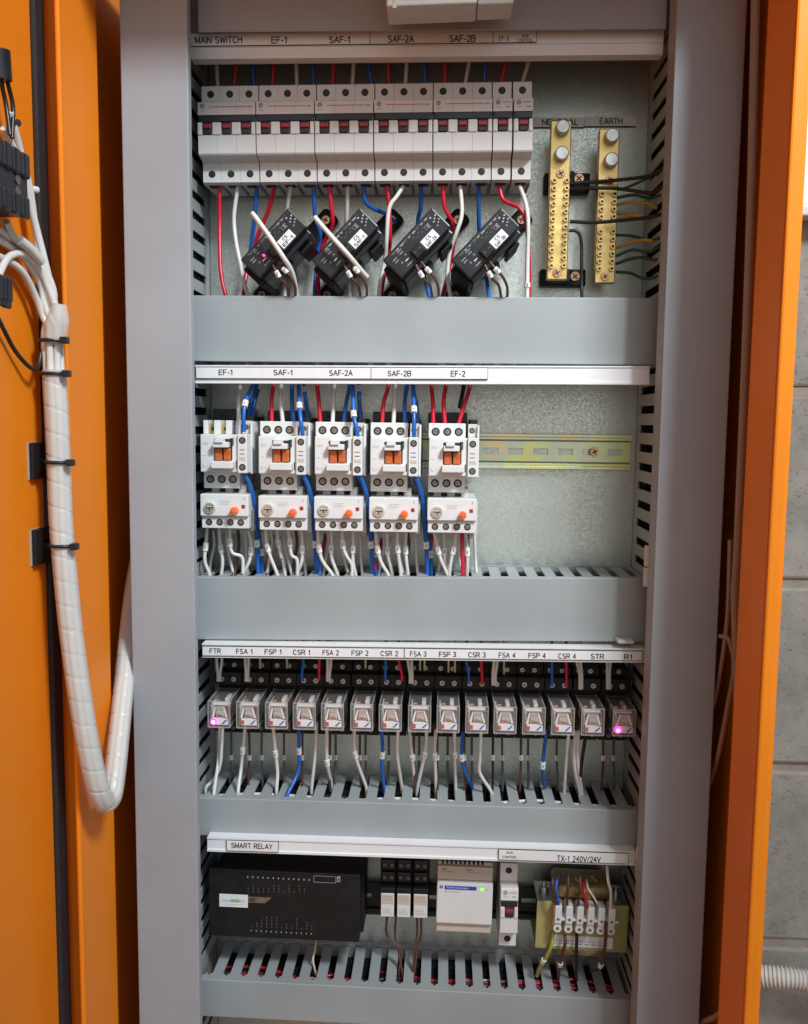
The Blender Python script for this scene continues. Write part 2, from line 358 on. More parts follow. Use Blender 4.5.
# ------------------------------------------------------------------ background: block wall
wall = empty('block_wall', 0, 0, 0, 'grey concrete block wall behind the orange cabinet', 'wall')
zj = [PZv(802, b, 30) for b in (768, 945)]; pitch = 199.; base_z = zj[0]
random.seed(3)
for row in range(-5, 4):
    z0 = base_z + row * pitch + 5; z1 = z0 + pitch - 10
    off = (0 if row % 2 else 195)
    for c in range(-3, 4):
        x0 = 95 + off + c * 390
        mbk = MB().box(x0 + 5, x0 + 385, 30 + random.uniform(-1, 1), 125, z0, z1, 'block', 3); mbk.build('block', wall)
M['mortar'] = mat('mortar', (.30, .26, .21), .9, var=.15, scale=40, bump=.6)
MB().box(-1100, 1700, 33.5, 120, 300, 2200, 'mortar').build('mortar', wall)
zw = PZv(804, 207, 12)
pp = tag(MB().box(330, 640, 8, 26, zw, zw + 420, 'paintwall', 3).box(326, 644, 4, 28.5, zw - 10, zw, 'white2', 2).build('wall_panel'), 'bright white panel on the wall above the bare blocks', 'panel')

# corrugated conduit
zc = PZv(787, 981, -10); mbc = MB()
path = []; n = 120
pa = [Vector((335, 10, zc - 8)), Vector((375, -5, zc)), Vector((420, -8, zc - 4)), Vector((500, -4, zc - 14))]
path = spline(pa, 80)
mbc.tube(path, lambda t: 10.5 + 1.3 * math.sin(t * 2 * math.pi * 34), 'white2', 16)
tag(mbc.build('corrugated_conduit'), 'grey corrugated conduit against the block wall below the last mortar joint', 'conduit')

# ------------------------------------------------------------------ cabinet
cab = empty('electrical_cabinet', 0, 0, 700, 'orange electrical cabinet with grey inner frame and its orange door open', 'cabinet')
cab.location = (0, 0, 0)
ZT, ZB = Z0 + 396, Z0 - 900
XR, XL = 241., -293.
YF = -244
body = MB()
body.box(XR + 22, XR + 24, YF + 30, 28, ZB, ZT, 'orange', 0)
body.box(XR, XR + 10., YF - 4, YF, ZB, ZT, 'orange', 1.8)
body.box(XR, XR + 2.4, YF + .1, -188, ZB, ZT, 'orange')
body.box(XR + 2.5, XR + 22, -190, -188, ZB, ZT, 'orange')
body.box(XR + 7.8, XR + 10., YF + .1, -190.1, ZB, ZT, 'orange')
body.box(XL - 3, XL, -213, -142, ZB, ZT, 'orange')
body.box(XL - 22, XL - 3.1, -145, -142, ZB, ZT, 'orange')
body.box(XL - 25, XL - 22.1, -145, 28, ZB, ZT, 'orange')
body.box(XL - 3.5, XL + .5, -218, -212, ZB, ZT, 'orange', 1.8, 3)
body.box(XL - 30, XL - 3, -189, -186, ZB, ZT, 'orange')
body.box(XL - 3, XR + 22, YF, 28, ZT, ZT + 3, 'orange')
body.box(XL - 3, XR + 22, -213, 28, ZB - 3, ZB, 'orange')
body.box(XL - 25, XR + 22, 28, 30, ZB, ZT, 'orange')
body.build('body', cab)
mb = MB().box(-286, 250, 0, 2, ZB + 20, ZT - 20, 'galv'); mb.build('back_plate', cab)
# grey inner frame: left stile, right stile, top beam
def stile(xo, xi, ret):
    mb = MB(); a, b = min(xo, xi), max(xo, xi)
    mb.box(a, b, -130, -128, ZB + 10, ZT - 10, 'grey', .9)
    s = 1 if xi < xo else -1
    mb.box(xi, xi + s * 1.6, -127.5, -127.5 + ret, ZB + 10, ZT - 10, 'grey')
    mb.box(xo, xo - s * 1.6, -127.5, -119, ZB + 10, ZT - 10, 'grey')
    return mb.build('stile', cab)
stile(-277.5, -219.9, 7)
stile(243.1, 186.3, 22)
zb = PZv(430, 30.5, -128)
zb = PZv(430, 31.5, -98)
tb = MB().box(-219.0, 185.5, -100, -98, zb, ZT - 10, 'grey', .8); tb.build('top_beam', cab)
# door, swung open to the left
door = MB(); hx = XL - 24
door.box(hx - 10, hx, -640, -191, ZB, ZT, 'orange', 1.5)
do = door.build('door', cab)
MB().box(hx - .2, hx + 4.5, -214, -197, ZB + 5, ZT - 5, 'gasket', 1.5).box(hx - .2, hx + 1.4, -196.8, -195.2, ZB + 5, ZT - 5, 'white2').build('gasket', do)

# ------------------------------------------------------------------ wiring ducts
def slotted(poly_cb, a0, a1, pitch, width, d0, d1, dtip, dfront, phase):
    """emit finger cells between slots; poly_cb(list of (a,d)); a along the duct, d depth (front is more negative)"""
    k0 = math.floor((a0 - phase) / pitch) - 1; k = k0
    while phase + k * pitch < a1 + pitch:
        c = phase + k * pitch; k += 1                    # slot centre
        n = c + pitch                                    # next slot centre
        w = width / 2; t = width * .16
        pl = [(c + w, d0), (n - w, d0), (n - w, d1), (n - t, d1 - 1.6), (n - t, dtip), (n, dtip), (n, dfront), (c, dfront), (c, dtip), (c + t, dtip), (c + t, d1 - 1.6), (c + w, d1)]
        pl = [(min(max(a, a0), a1), d) for a, d in pl]
        if max(a for a, d in pl) - min(a for a, d in pl) < .5: continue
        q = []
        for p_ in pl:
            if not q or (abs(q[-1][0] - p_[0]) + abs(q[-1][1] - p_[1])) > 1e-6: q.append(p_)
        poly_cb(q)
def hduct(zt, zbm, tilt, label, phase_px=None, yf=-75, x0=-233.5, x1=194.7, slots_top=True):
    cx = (x0 + x1) / 2
    o = empty('wiring_duct', cx, 0, (zt + zbm) / 2, label, 'wiring duct', 'grey slotted wiring ducts', tilt)
    h = (zt - zbm) / 2; L = (x1 - x0) / 2 - 2
    mb = MB(); ph = 0.
    if phase_px is not None:
        px, py = phase_px; yy = YZ(px, py, zt); ph = PX(px, py, yy) - cx
    for zz in (h - 2.6, -h + 1.2):
        slotted(lambda q, zz=zz: mb.prism_z(q, zz, zz + 1.5, 'duct'), -L, L, 17.55, 7.3, -7, yf + 12, yf + 8, yf + 2.6, ph)
    mb.box(-L, L, -1.8, -.3, -h + 1, h - 1, 'duct')
    mb.build('base', o)
    lid = MB(); hw = (x1 - x0) / 2
    lid.box(-hw, hw, yf - 1.2, yf + .8, -h, h, 'duct', .8)
    lid.box(-hw, hw, yf + .6, yf + 7, h - 1.1, h - .05, 'duct'); lid.box(-hw, hw, yf + .6, yf + 7, -h + .05, -h + 1.1, 'duct')
    lid.build('lid', o)
    return o
Z = lambda v: v + Z0
hduct(Z(405), Z(345), 0, 'topmost horizontal duct behind the MAIN SWITCH strip, mostly hidden by the top beam')
hduct(Z(113), Z(53), 0, 'tall horizontal duct above the EF-1 contactor strip, full grey cover')
hduct(Z(-147.2), Z(-208), -.017, 'tall horizontal duct above the FTR strip with its slots nearly edge-on', (538.8, 571.5))
hduct(Z(-369.4), Z(-408), 0, 'narrow horizontal duct under the clear relays with open slots on top', (416.5, 788))
hduct(Z(-560.5), Z(-600), .012, 'lowest horizontal duct with red and white wires seen through its slots', (434.5, 968))
def vduct(xw, s, label, phase):
    o = empty('vertical_wiring_duct', xw, 0, ZB + 30, label, 'wiring duct', 'grey slotted wiring ducts')
    o.location.z = 0
    mb = MB(); cuts = [(Z(115), Z(51)), (Z(-140), Z(-214)), (Z(-367), Z(-410)), (Z(-556), Z(-604))]
    segs = []; top = ZT - 20
    for a, b in cuts: segs.append((b * 0 + a, top)); top = b
    segs.append((ZB + 30, top))
    for a0, a1 in segs:
        def cb(q):
            P_ = [(d, a) for a, d in q]; mb.prism_x(P_, 0, s * 1.5, 'duct')
        slotted(cb, a0, a1, 18.3, 7.6, -16, -92, -94.5, -99, phase)
        mb.box(0, s * 1.5, -16, -.5, a0, a1, 'duct')
    for a, b in cuts: mb.box(0, s * 1.5, -72, -.5, b, a, 'duct')
    mb.box(0, s * 45, -1.5, -.5, ZB + 30, ZT - 20, 'duct')
    mb.box(s * 43.5, s * 45, -97, -1.6, ZB + 30, ZT - 20, 'duct')
    mb.build('base', o)
    MB().box(s * (-.3), s * 46, -101.2, -99.3, ZB + 30, ZT - 20, 'duct', .6).build('lid', o) if s > 0 else MB().box(s * 2, s * 46, -101.2, -99.3, ZB + 30, ZT - 20, 'duct', .6).build('lid', o)
    return o
vduct(193.6, 1, 'vertical slotted duct down the right side in brown shade', PZv(648, 409.5, -60))
vduct(-236., -1, 'vertical slotted duct down the left side beside the pale grey stile', PZv(202, 234, -60))
# small white lid scraps at the right duct
for (a, b, c, d), lab in zip([(646, 546, 654, 567), (645, 568, 653, 587), (637.5, 849, 643, 864), (637, 866, 643, 882)],
        ['pale clip beside the third duct, upper of the pair', 'pale clip beside the third duct, lower of the pair', 'pale clip right of the transformer strip, upper of the pair', 'pale clip right of the transformer strip, lower of the pair']):
    x0, z1 = P(a, b, -108); x1, z0 = P(c, d, -108)
    tag(MB().box(x0, x1, -108, -101.5, z0, z1, 'white2', .6).build('duct_clip'), lab, 'clip', 'duct cover clips')
x0, z1 = P(618, 640.5, -92); x1, z0 = P(634, 644, -92)
tag(MB().box(x0, x1, -92, -77, z0, z1, 'white2', .5).build('duct_clip'), 'pale clip between the third duct and the R1 end of the strip', 'clip', 'duct cover clips')

# ------------------------------------------------------------------ label rails
YR = -88
def lrail(pl, pr, hpx, label, strips, first=False):
    (xa, za), (xb, zb_) = P(*pl, YR), P(*pr, YR); hh = hpx * (D + YR) / F
    cx, cz = (xa + xb) / 2, (za + zb_) / 2; tilt = -math.atan2(zb_ - za, xb - xa); w = (xb - xa) / 2
    o = empty('label_rail', cx, 0, cz, label, 'label rail', 'white label rails under the ducts', tilt)
    mb = MB()
    if first:
        mb.prism_x([(YR + 14, -1), (YR, 0), (YR, -12.2), (YR + 1.2, -12.6), (YR + 1.2, -13.6), (YR, -14), (YR + 1.5, -hh), (YR + 14, -hh)], -w, w, 'rail')
    else:
        mb.prism_x([(YR + 14, 0), (YR, 0), (YR, -1.4), (YR + 1.0, -1.8), (YR + 1.0, -hh + 2.6), (YR, -hh + 2.2), (YR, -hh), (YR + 14, -hh)], -w, w, 'rail')
    ro = mb.build('channel', o)
    inv = Matrix.Rotation(-tilt, 3, 'Y')
    for (sx0, sx1, sy0, sy1, thick, texts) in strips:
        a = P(sx0, sy0, YR - .8); b = P(sx1, sy1, YR - .8)
        def loc(p): v = inv @ Vector((p[0] - cx, 0, p[1] - cz)); return v.x, v.z
        x0_, z0_ = loc((a[0], a[1])); x1_, z1_ = loc((b[0], b[1]))
        # the strip follows the rail: keep its height constant
        zt_ = -2.0 if not first else -.9
        zt_, zb2 = (thick[0], thick[1])
        ms = MB().box(x0_, x1_, YR - 1.0, YR + 1.1, zb2, zt_, 'label', .15)
        ms.box(x0_, x1_, YR - .95, YR + .9, zb2 - .55, zb2 - .02, 'ink')
        ms.box(x0_, x1_, YR - .95, YR + .9, zt_ + .02, zt_ + .22, 'ink') 
        ms.box(x0_ - .35, x0_ - .02, YR - .9, YR + .9, zb2 - .5, zt_, 'ink').box(x1_ + .02, x1_ + .35, YR - .9, YR + .9, zb2 - .5, zt_, 'ink')
        for t, tx, ty, tw, th in texts:
            q = loc(P(tx, ty, YR - 1)); ms.text(t, q[0], q[1], YR - 1.12, tw * (D + YR) / F, th * (D + YR) / F)
        ms.build('label_strip', o)
    return o
lrail((190, 33), (664, 27.5), 23.5, 'white label rail reading MAIN SWITCH above the breakers', [
  (190.5, 369.6, 34, 46, (-.9, -11.2), [('MAIN SWITCH', 218.5, 40, 46, 6.2), ('EF-1', 279, 40, 15, 6.2), ('SAF-1', 339.5, 39.8, 20, 6.2)]),
  (370.4, 492.6, 34, 46, (-.9, -11.2), [('SAF-2A', 401, 39, 25, 6.2), ('SAF-2B', 462.5, 38.6, 25, 6.2)]),
  (493.4, 536, 34, 46, (-.9, -11.2), [('EF-2', 504, 38.2, 10, 4), ('AUX', 525, 36, 7, 3), ('CONTROL', 525, 40.2, 15, 3)])], True)
lrail((195, 365), (650, 366), 18, 'white label rail over the contactors reading EF-1 to EF-2', [
  (196, 370.7, 367, 378, (-2.2, -12), [('EF-1', 225.5, 372.3, 14, 5.4), ('SAF-1', 283, 372.5, 19, 5.4), ('SAF-2A', 341, 373, 23.5, 5.4)]),
  (371.3, 487.5, 367, 378, (-2.2, -12), [('SAF-2B', 399.5, 373.5, 23.5, 5.4), ('EF-2', 458, 373.7, 14.5, 5.4)])])
names3 = ['FTR', 'FSA 1', 'FSP 1', 'CSR 1', 'FSA 2', 'FSP 2', 'CSR 2', 'FSA 3', 'FSP 3', 'CSR 3', 'FSA 4', 'FSP 4', 'CSR 4', 'STR', 'R1']
tx3 = [215.3, 244.3, 273, 301.5, 330.7, 360, 389.3, 418.3, 447.6, 477, 507, 537, 567, 597.5, 628]
def ty3(x): return 651 + (x - 215) * .0145
wd3 = [12] + [17, 17.5, 18] * 4 + [13.5, 8]
lrail((202, 643.6), (645, 648.6), 14.6, 'white label rail over the relays reading FTR to R1', [
  (202.4, 403.8, 645, 656, (-2.6, -11.2), [(n_, x_, ty3(x_), w_, 5.3) for n_, x_, w_ in zip(names3[:7], tx3, wd3)]),
  (404.6, 642, 647, 660, (-2.6, -11.2), [(n_, x_, ty3(x_), w_, 5.3) for n_, x_, w_ in zip(names3[7:], tx3[7:], wd3[7:])])])
lrail((207, 837.5), (636, 851.5), 15.4, 'white label rail over the bottom row reading SMART RELAY and TX-1 240V/24V', [
  (226.7, 278, 839.5, 851, (-1.8, -12), [('SMART RELAY', 252, 846.0, 44, 5.6)]),
  (499, 628, 849, 861, (-2.0, -12), [('AUX', 509.5, 852.6, 7, 2.4), ('CONTROL', 509.5, 857, 15, 2.4), ('TX-1 240V/24V', 579, 859, 45, 6.2)])])

# ------------------------------------------------------------------ DIN rails
def dinrail(zc, x0, x1, label, phase=0., zm='zinc'):
    o = empty('din_rail', (x0 + x1) / 2, 0, zc, label, 'mounting rail', 'slotted metal mounting rails'); hw = (x1 - x0) / 2
    mb = MB()
    mb.prism_x([(-.2, -10), (-2.9, -10), (-2.9, -3.2), (-.2, -3.2)], -hw, hw, zm); mb.prism_x([(-.2, 3.2), (-2.9, 3.2), (-2.9, 10), (-.2, 10)], -hw, hw, zm)
    for s in (1, -1):
        mb.box(-hw, hw, -7.2, -.4, s * 11.6, s * 12.8, zm); mb.box(-hw, hw, -.9, -.3, s * 10.1, s * 11.5, 'dullscrew'); mb.box(-hw, hw, -8.2, -7.3, s * 11.8, s * 14.2, zm, .3); mb.box(-hw, hw, -8.6, -7.3, s * 14.3, s * 17.6, zm, .5)  # dull strip beside each lip paints the shaded groove line
    c = -hw - 25 + phase; last = -hw
    while c < hw:
        if c - 7.5 > last: mb.box(last, c - 7.5, -2.9, -.25, -3.2, 3.2, zm)
        last = max(last, c + 7.5); c += 24.9
    if last < hw: mb.box(last, hw, -2.9, -.25, -3.2, 3.2, zm)
    mb.build('rail', o)
    return o
zr = PZv(550, 451.6, -4)
xe = PX(631, 451, -6)
dr = dinrail(zr, -225, xe, 'slotted zinc mounting rail, bare from the EF-2 contactor to the right', 0)
mb = MB(); q = P(594.5, 451.8, -6); mb.screw(q[0] - (xe - 225) / 2, q[1] - zr, -3, 4.8, 'copper', h=4); mb.build('screw', dr)
dinrail(Z(262), -225, 78, 'slotted zinc mounting rail hidden behind the breaker row')
dinrail(PZv(400, 700, -4), -225, 190, 'slotted zinc mounting rail behind the clear relays')
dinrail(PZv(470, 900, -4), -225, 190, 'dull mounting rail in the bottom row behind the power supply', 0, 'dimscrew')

# ------------------------------------------------------------------ circuit breakers
PWID = 17.88
def breaker(poles, label, x0, zc, group, name='circuit_breaker', red=True, tilt=0.):
    pw = PWID; w = poles * pw - .5
    o = empty(name, x0, 0, zc, label, 'circuit breaker', group, tilt)
    b = MB()   # profile in (y,z), z=0 at middle
    prof = [(-8, 43), (-55.5, 43.5), (-56, 43), (-56, 25), (-69.3, 24.6), (-70.5, 23.8), (-71, 12.8), (-66.5, 12.5), (-66.5, 6.2), (-71, -5.2), (-70.6, -21), (-69.5, -22.4), (-57.5, -25), (-56, -26), (-56, -43), (-52, -44.3), (-8, -44)]
    for k in range(poles):
        a = k * pw; b.prism_x([q for q in prof], a + (.45 if k == 0 else .1), a + pw - (.45 if k == poles - 1 else .1), 'white')
        b.box(a + pw * .86, a + pw * .98, -52, -14, -45.2, -44.2, 'greyink')
    b.build('housing', o)
    for k in range(poles):
        c = k * pw + pw / 2
        h = MB().hole(c - .1, 35.9, -56, 3.3, 'white', 'dimscrew'); h.build('terminal', o)  # screw colour darkened for the shade in the terminal
        h = MB().hole(c - .1, -35.6, -56, 3.3, 'white', 'dimscrew'); h.cyl(c, -46, -46, -47, .1, 'dark'); h.build('terminal', o)
        e = MB().box(c - 5, c + 5, -50, -40, -44.6, -43.9, 'dark'); e.build('cable_entry', o)
    # dark window strip
    MB().box(.8, w - .6, -71.6, -66.0, 6.4, 12.9, 'charcoal', .8).build('window_strip', o)
    t = MB()
    for k in range(poles):
        c = k * pw + pw / 2; t.box(c - 4.2, c + 4.2, -71.5, -66, -5, 6.3, 'charcoal', .8); t.box(c - 3.9, c + 3.9, -73.0, -70, .6, 4.4, 'redsw', .6)
        t.box(c - 4.0, c + 4.0, -72.4, -70, -4.4, -.2, 'charcoal', .6)
    t.build('toggle', o)
    sd = MB()
    for k in range(poles + 1):
        a = k * pw - (0 if k == 0 else 4.4); e = a + (4.5 if k in (0, poles) else 8.6)
        if k == poles: e = w
        sd.box(a + .2, e, -72.3, -66, -5, 6.1, 'white', .9)
    sd.build('toggle_guard', o)
    lp = MB()
    lp.ring(4.8, 20.6, -70.95, 1.3, 2.0, 'greyink', 14, .12); lp.text('ge', 4.8, 20.6, -71.08, 1.9, 1.5, 'greyink')
    if red and poles > 1: lp.flat(11, w - 7.5, 19.6, 20.1, -71.06, 'redink'); lp.flat(w - 6.3, w - 2.8, 19.3, 20.2, -71.06, 'greyink')
    elif red: lp.flat(8.6, w - 1.6, 20.6, 21.1, -71.06, 'redink'); lp.flat(w - 6, w - 2, 16.2, 17, -71.06, 'greyink')
    lp.flat(3.2, 7.2, 16, 16.6, -71.06, 'paleink')
    lp.build('printed_face', o)
    return o
xb0, zb0 = P(201.9, 134.5, -56); zt_ = Z(262.2)
xb1 = PX(532.3, 134.5, -56); PW = (xb1 - xb0) / 17.
bl = ['three pole breaker below MAIN SWITCH, leftmost in the row', 'three pole breaker below the EF-1 tag on the top strip', 'three pole breaker below the SAF-1 tag on the top strip',
      'three pole breaker below the SAF-2A tag on the top strip', 'three pole breaker below the SAF-2B tag on the top strip', 'slim breaker below the small EF-2 tag, second from the right end', 'slim breaker below the small CONTROL tag at the right end of the row']
xcur = xb0
ROWT = -.009
for k, l in enumerate(bl):
    p_ = 3 if k < 5 else 1
    breaker(p_, l, xcur + (.6 if k == 6 else 0), zt_ + (xcur - xb0) * .0095, 'circuit breakers in the top row', 'circuit_breaker', tilt=ROWT); xcur += p_ * PWID + .1
# breaker in the bottom row
xq, zq = P(499.2, 903, -56)
breaker(1, 'slim breaker in the bottom row between the power supply and the transformer', xq, zq - 1.5, None, 'circuit_breaker', red=True)

# ------------------------------------------------------------------ current sensors
def sensor(cx, cz, tagtext, label, led):
    o = empty('current_sensor', cx, 0, cz, label, 'current sensor', 'tilted black current sensors', -math.radians(46.5))
    MB().box(-31, 32.5, -88, -76, -11.8, 12, 'black', 1.2).box(-30, 31.5, -76, -28, -16.5, 11.6, 'black', 1.5).box(-36, -30, -74, -4, -15, 8, 'matblack', 1.5).box(12, 26, -66, -24, -21, -17, 'matblack', 1).build('case', o)
    MB().cyl(-4, -17, -50, -58, 6, 'dark', 20).box(-14, -2, -60, -30, -17.9, -17.2, 'dark').build('aperture', o)
    MB().box(28, 63, -12, -.5, -11, 8, 'matblack', 5, 4).screw(53, -2, -12, 4.6, 'copper', h=2).build('mounting_foot', o)
    MB().box(-50, -28, -14, -.5, -16, 3, 'matblack', 4, 3).screw(-43, -6, -14, 4, 'dullscrew').build('mounting_foot', o)
    MB().box(-9, 2, -93, -86, -10.5, -1.5, 'matblack', .6).box(-9.6, 2.6, -89, -86, -11, 0, 'matblack', .5).cyl(-6.4, -5.5, -93, -93.15, 1.5, 'dark', 10).cyl(-.8, -5.5, -93, -93.15, 1.5, 'dark', 10).flat(-7.4, -5.4, -5.7, -5.2, -93.3, 'dimink').flat(-1.8, .2, -5.7, -5.2, -93.3, 'dimink').build('connector', o)
    f = MB().box(3.5, 19.5, -88.35, -87.8, -10.5, -1.5, 'label', .1)
    f.text('CS', 11.2, -4.1, -88.5, 5, 3.0, 'ink', .01).text(tagtext, 11.2, -8.2, -88.5, 12, 3.0, 'ink', .01); f.build('sticker', o)
    pr = MB().text('CE', 17.5, 3.2, -88.12, 5.5, 3.6, 'paleink')
    pr.box(-24, 26, -88.12, -88.05, 9.3, 9.8, 'dimink')
    for i in range(9): pr.flat(-22 + i * 5.2, -22 + i * 5.2 + random.uniform(2, 4.4), 8.2, 9.0, -88.14, 'paleink' if i % 3 else 'dimink')
    for i in range(5): pr.flat(1 + i * 3, 1 + i * 3 + 2.2, 5.2 - (i % 2) * 2.1, 5.8 - (i % 2) * 2.1, -88.14, 'dimink')
    for i in range(7): pr.flat(24 + (i % 3) * 2.4, 25.6 + (i % 3) * 2.4, -3 + i * 1.5, -2.2 + i * 1.6, -88.14, 'paleink')
    for (u, v) in ((-15, 4), (-23, 1.5)):
        pr.flat(u - 2.6, u + 2.6, v + 2.6, v + 3.1, -88.14, 'paleink'); pr.flat(u - 2.2, u + 2.2, v - .2, v + .3, -88.14, 'paleink'); pr.flat(u - 1.4, u + 1.6, v + 1, v + 1.5, -88.14, 'dimink')
    pr.cyl(-13.5, .4, -88, -88.4, .9, 'dullscrew', 8).cyl(-20.5, -2.4, -88, -88.4, .9, 'dullscrew', 8)
    pr.flat(-17.5, -13.0, -4.2, -3.4, -88.14, 'label'); pr.flat(-19.5, -12, -8.2, -7.6, -88.14, 'paleink')
    pr.build('printed_face', o)
    if led: MB().cyl(-13.2, -1.2, -88, -89, 1.1, 'led', 12).build('indicator_lamp', o)
    return o
ctc = []
for k, (dx, t) in enumerate(((-143.2, 'EF-1'), (-71.8, 'SAF-1'), (0, 'SAF-2A'), (68.8, 'SAF-2B'))):
    x_, z_ = P(416.2 + dx, 243.8, -88); ctc.append((x_, z_))
    sensor(x_, z_, t, 'black current sensor with a white CS ' + t + ' sticker', k == 0)

# ------------------------------------------------------------------ neutral and earth bars
x0, z1 = P(534, 117.5, -2); x1, z0 = P(584, 127, -2)
tag(MB().box(x0, x1 - .4, -2.2, -1, z0, z1, 'label').text('NEUTRAL', PX(560, 122, -2), (z0 + z1) / 2, -2.35, 35, 5.6).box(x0, x1, -2.1, -1, z0 - .7, z0 - .02, 'ink').build('name_strip'), 'pale strip reading NEUTRAL on the metal plate', 'label', 'name strips over the brass bars')
x2, z1b = P(636, 116.5, -2)
tag(MB().box(x1 + .4, x2, -2.2, -1, z0 + .8, z1 + .8, 'label').text('EARTH', PX(611, 121, -2), (z0 + z1) / 2 + .8, -2.35, 22, 5.6).box(x1, x2, -2.1, -1, z0 + .1, z0 + .78, 'ink').build('name_strip'), 'pale strip reading EARTH on the metal plate', 'label', 'name strips over the brass bars')
def bar(name, pt, pb, wpx, bolts, cs, rows, lab):
    y = -38; xt, zt2 = P(*pt, y); xbm, zbm = P(*pb, y); w = wpx * (D + y) / F / 2
    L = zt2 - zbm; o = empty(name, (xt + xbm) / 2, 0, (zt2 + zbm) / 2, lab, 'terminal bar', 'brass terminal bars'); cx, cz = (xt + xbm) / 2, (zt2 + zbm) / 2
    MB().box(-w, w, y, y + 9, -L / 2, L / 2, 'brass', .8).build('bar', o)
    for (a, b) in bolts:
        p = P(a, b, y - 8); m_ = MB().cyl(p[0] - cx, p[1] - cz, y, y - 9, 6.8, 'steel', 20, 6.3).cyl(p[0] - cx, p[1] - cz, y - 9, y - 9.5, 6.2, 'steel', 20, 5.4); m_.build('bolt', o)
    for (a, b) in cs:
        p = P(a, b, y); MB().screw(p[0] - cx, p[1] - cz, y, 4.3, 'copper', .5, 1.6).build('mounting_screw', o)
    for (a, b) in rows:
        p = P(a, b, y - 1); MB().cyl(p[0] - cx, p[1] - cz, y, y - 3.4, 2.7, 'brass', 12, 2.4).cyl(p[0] - cx, p[1] - cz, y - 3.4, y - 3.5, 1.3, 'dimscrew', 10).flat(p[0] - cx - 1.5, p[0] - cx + 1.5, p[1] - cz - .3, p[1] - cz + .3, y - 3.6, 'dimscrew').build('clamp_screw', o)
    return o
nr = [(554.2 - k * .28 + s * (12.6 + 0), 181 + k * 7.72 - s * .2) for k in range(12) for s in (0, 1)]
bar('neutral_bar', (561.6, 120.5), (556.8, 279.5), 19.6, [(563, 126.7), (562, 153)], [(560.4, 173.8), (557, 273)], nr, 'brass neutral bar under the NEUTRAL strip with two big bolts on top')
er = [(602 - k * .3 + s * 12.4, 194.5 + k * 7.5) for k in (0, 1, 2, 3) for s in (0, 1)] + [(600.6 - k * .3 + s * 12.4, 232 + k * 7.4) for k in range(6) for s in (0, 1)]
bar('earth_bar', (609.7, 128.7), (604.6, 283), 19.4, [(612.3, 135.3), (611.7, 159.5)], [(609.6, 180), (605, 276.8)], er, 'brass earth bar under the EARTH strip, nearer the right duct')
for (a, b, c, d, sx, sy), lab in (((544.6, 172.8, 589.7, 192.3, 579, 178.6), 'black support block behind the upper end of the neutral bar'), ((540.5, 269, 585.6, 286, 575, 276.4), 'black support block behind the lower end of the neutral bar')):
    x0, z1 = P(a, b, -14); x1, z0 = P(c, d, -14); o = empty('support_block', (x0 + x1) / 2, 0, (z0 + z1) / 2, lab, 'support block', 'black support blocks'); hx_, hz_ = (x1 - x0) / 2, (z1 - z0) / 2
    MB().box(-hx_, hx_, -14, -.2, -hz_, hz_, 'matblack', 1.5).box(-hx_ + 6, 5, -28.8, -14, -hz_ + 2, hz_ - 2, 'matblack', 1).build('block', o)
    p = P(sx, sy, -15); MB().screw(p[0] - (x0 + x1) / 2, p[1] - (z0 + z1) / 2, -14, 5, 'copper', .7, 2).build('screw', o)
def pw(pts, r, color, label, group, marks=(), **k):   # pts: (px,py,y)
    return wire([P3(*p) for p in pts], r, color, label, group, marks, **k)
G = 'wires from the brass bars to the right duct'
pw([(569, 183.5, -36), (600, 181.5, -40), (628, 179, -52), (650, 175.5, -60), (664, 167, -70), (668, 160, -60)], 1.7, 'black', 'topmost black wire from the neutral bar, crossing the earth bar into the right duct', G)
pw([(569, 189.5, -34), (590, 188.3, -44), (612, 188.2, -48), (632, 190.5, -54), (652, 193, -62), (662, 187, -72), (670, 184, -70)], 1.7, 'black', 'second black wire from the top of the neutral bar, ending one slot lower', G)
pw([(570, 221.5, -46), (595, 222.5, -50), (625, 220, -58), (650, 217, -68), (668, 212, -74)], 1.7, 'black', 'thick black wire crossing the middle of the earth bar', G)
pw([(569, 230.5, -30), (577, 231.5, -30), (581, 240, -30), (581.6, 262, -32), (581.6, 285, -34), (582, 300, -40)], 1.6, 'black', 'black wire dropping from the neutral bar past its lower support block', G)
pw([(616, 190, -30), (628, 187, -36), (648, 178, -48), (662, 172, -60)], 1.3, 'green', 'dark green wire leaving the earth bar just below the crossing black wires', G)
for k, (pts, c, l) in enumerate([
    ([(616, 205, -30), (630, 202.5, -36), (648, 203.5, -46), (656, 208, -60)], 'yellow', 'uppermost yellow wire beside the earth bar'),
    ([(616, 213.5, -30), (628, 213, -36), (636, 216, -46), (650, 218, -60)], 'yellow', 'short yellow wire tucked above the thick black wire'),
    ([(616, 219.5, -28), (632, 217.5, -34), (655, 217, -52), (664, 215, -70)], 'yellow', 'long yellow wire running just above the thick black wire'),
    ([(616, 235, -30), (632, 236, -36), (648, 240, -50), (660, 238, -70)], 'green', 'green wire leaving the earth bar below the thick black wire'),
    ([(616, 248, -30), (630, 243, -36), (642, 240, -46), (652, 241, -60)], 'yellow', 'lowest yellow wire rising from the earth bar to the duct'),
    ([(616, 256, -34), (632, 250, -40), (648, 252, -50), (662, 246, -66)], 'green', 'thin green wire between the lowest yellow wire and the arching green one'),
    ([(616, 198, -34), (634, 195, -40), (650, 198, -52), (664, 194, -70)], 'green', 'green wire just above the uppermost yellow wire'),
    ([(616, 264, -30), (630, 259, -36), (644, 257.5, -46), (656, 260, -60), (664, 252, -74)], 'green', 'green wire arching from the lower third of the earth bar'),
    ([(616, 272, -30), (630, 273, -36), (642, 278, -48), (652, 278, -60), (664, 272, -74)], 'green', 'lowest green wire leaving the earth bar')]):
    pw(pts, 1.45, c, l, G)

